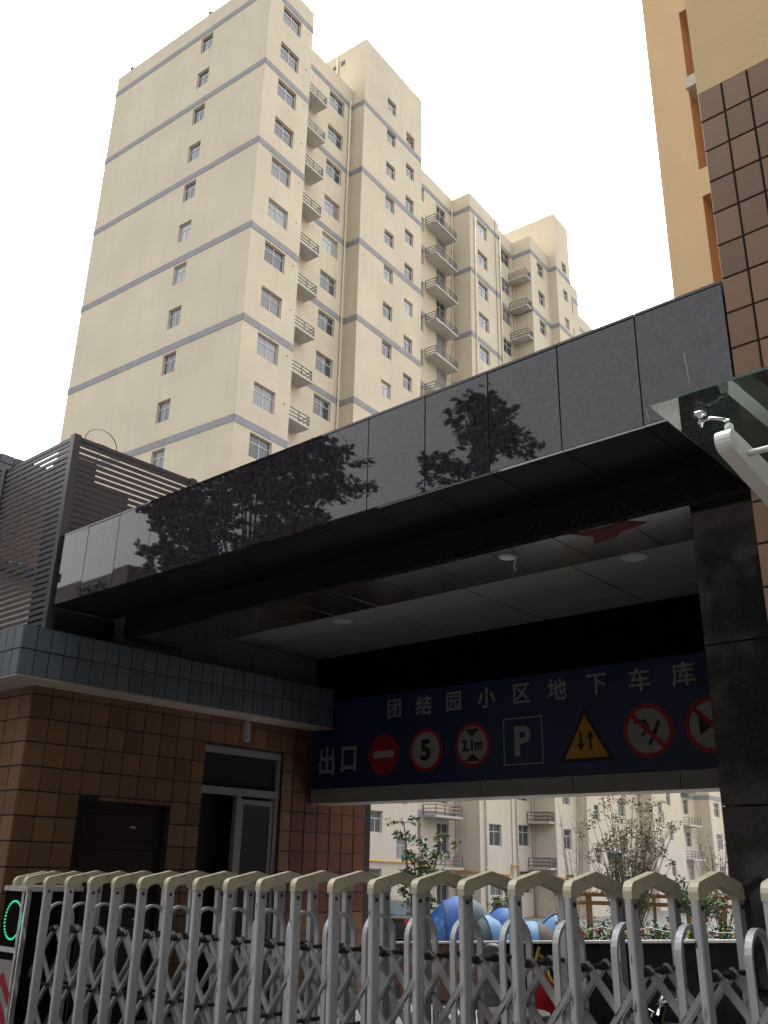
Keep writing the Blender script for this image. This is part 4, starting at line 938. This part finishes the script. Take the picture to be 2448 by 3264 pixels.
# ================================================================ ACROSS THE STREET (mirrored in the polished granite, plus added sky blockers)
st = 'street trees across the road'
def clump_tree(label, loc, trunk, clumps, n_, size, trunk_r=.16):
    "trunk, limbs that reach each clump of leaves, and the clumps themselves"
    t = thing('street_tree', label, 'tree', loc, 0, st); b = MB(); lf_ = MB(); b.tube([(0,0,-.1),(.05,0,trunk*.5),(0,.05,trunk)],[trunk_r*1.3,trunk_r,trunk_r*.8],8)
    for cx_, cy_, cz_, rx, ry, rz_ in clumps:
        e = Vector((cx_,cy_,cz_)); s0 = Vector((0,.05,min(trunk,cz_-.6))); m_ = s0.lerp(e,.5)+Vector((0,0,.35)); b.tube([s0,m_,e],[trunk_r*.45,trunk_r*.28,.02],5,False)
        for _ in range(int(n_*rx*ry)):
            a = random.uniform(0,6.283); rr = random.random()**.6; q = e+Vector((math.cos(a)*rx*rr,math.sin(a)*ry*rr,random.uniform(-1,1)*rz_*(1-rr*.6)))
            leaves(lf_, q, 5, (size*1.2,size*1.2,size*.8), size, .35)
    put('trunk', b.raw('trunk','bark'), t); put('crown', lf_.raw('crown','leaf_street'), t)
cl = []
for i in range(44):
    a = random.uniform(0,6.283); f = random.random()**.5; z = random.uniform(-2.6,2.5); w = math.sqrt(max(.1,1-(z/2.9)**2)); cl.append((math.cos(a)*3.6*f*w, math.sin(a)*2.6*f*w, 9.0+z, random.uniform(.7,1.25), random.uniform(.6,1.0), random.uniform(.25,.45)))
clump_tree('broad street tree mirrored at the left of the granite fascia', (-17.0,-4.2,0), 6.0, cl, 75, .14)
cl = []
for i in range(60):
    z = random.uniform(7.0,11.05) if i%4 else random.uniform(5,8); w = min(1.15,max(.08,(11.2-z)*.72)); a = random.uniform(0,6.283); f = random.random()**.5*w; cl.append((math.cos(a)*f, math.sin(a)*f, z, min(.7,.25+w*.3), min(.7,.25+w*.3), .3))
clump_tree('pointed street tree mirrored at the middle of the granite fascia', (-10.1,-4.2,0), 9.0, cl, 90, .10)
cl = [(random.gauss(0,1.0),random.gauss(0,1.0),random.uniform(6.8,9.4),.6,.6,.35) for i in range(9)]
clump_tree('small street tree mirrored at the far left of the granite fascia', (-22.3,-4.2,0), 6.5, cl, 70, .12)
cl = [(random.gauss(0,1.5),random.gauss(0,1.3),random.uniform(3.4,6.8),1.0,1.0,.45) for i in range(26)]
clump_tree('broad street tree behind the viewer opposite the pillar', (-5.6,-5.2,0), 5.0, cl, 50, .14)
cl = [(random.gauss(0,1.6),random.gauss(0,1.3),random.uniform(3.4,8.2),1.0,1.0,.45) for i in range(26)]
clump_tree('broad street tree behind the viewer opposite the orange building', (.8,-6.0,0), 5.0, cl, 50, .14)
def street_house_or_blocker(x0, x1, y, h, label, floors, rz=0., loc=None):
    t = thing('street_house_or_blocker', label, 'house', loc or (x0,y,0), rz, 'houses across the road'); w = MB(); rects = []
    for f in range(floors):
        for i in range(int((x1-x0)/3)): rects.append((1+i*3, 2.6+i*3, 1.0+f*3, 2.5+f*3))
    cuts_wall(w, lambda a, b_, d: (a,-d,b_), 0, x1-x0, 0, h, rects, .2)
    w.quad((0,0,0),(0,-10,0),(0,-10,h),(0,0,h)); w.quad((x1-x0,0,0),(x1-x0,-10,0),(x1-x0,-10,h),(x1-x0,0,h)); w.quad((0,0,h),(x1-x0,0,h),(x1-x0,-10,h),(0,-10,h)); w.quad((0,-10,0),(x1-x0,-10,0),(x1-x0,-10,h),(0,-10,h)); put('wall', w.raw('wall','brick_far'), t)
    pm = MB().box(0,-.2,0,1.6,-.18,1.5).mesh('pane','pane')
    for r in rects: put('window', pm, t, (r[0],0,r[2]))
street_house_or_blocker(-84,-38,-14,15.3,'low grey house across the road at the left, mirrored in the fascia',4); street_house_or_blocker(-35,-14,-15,11.2,'long grey house across the road behind the trees',3); street_house_or_blocker(-11.5,2.5,-15,13.8,'narrow grey house across the road behind the viewer',4); street_house_or_blocker(3,46,-14,36,'unseen tall grey block at the right, added to keep sky light out of the passage',11); street_house_or_blocker(0,17.5,0,24,'unseen grey block right of the viewer, added to block sky from that side',7,R(90),(8.5,-13,0))  # last two are unseen blocks, added to shut out sky light
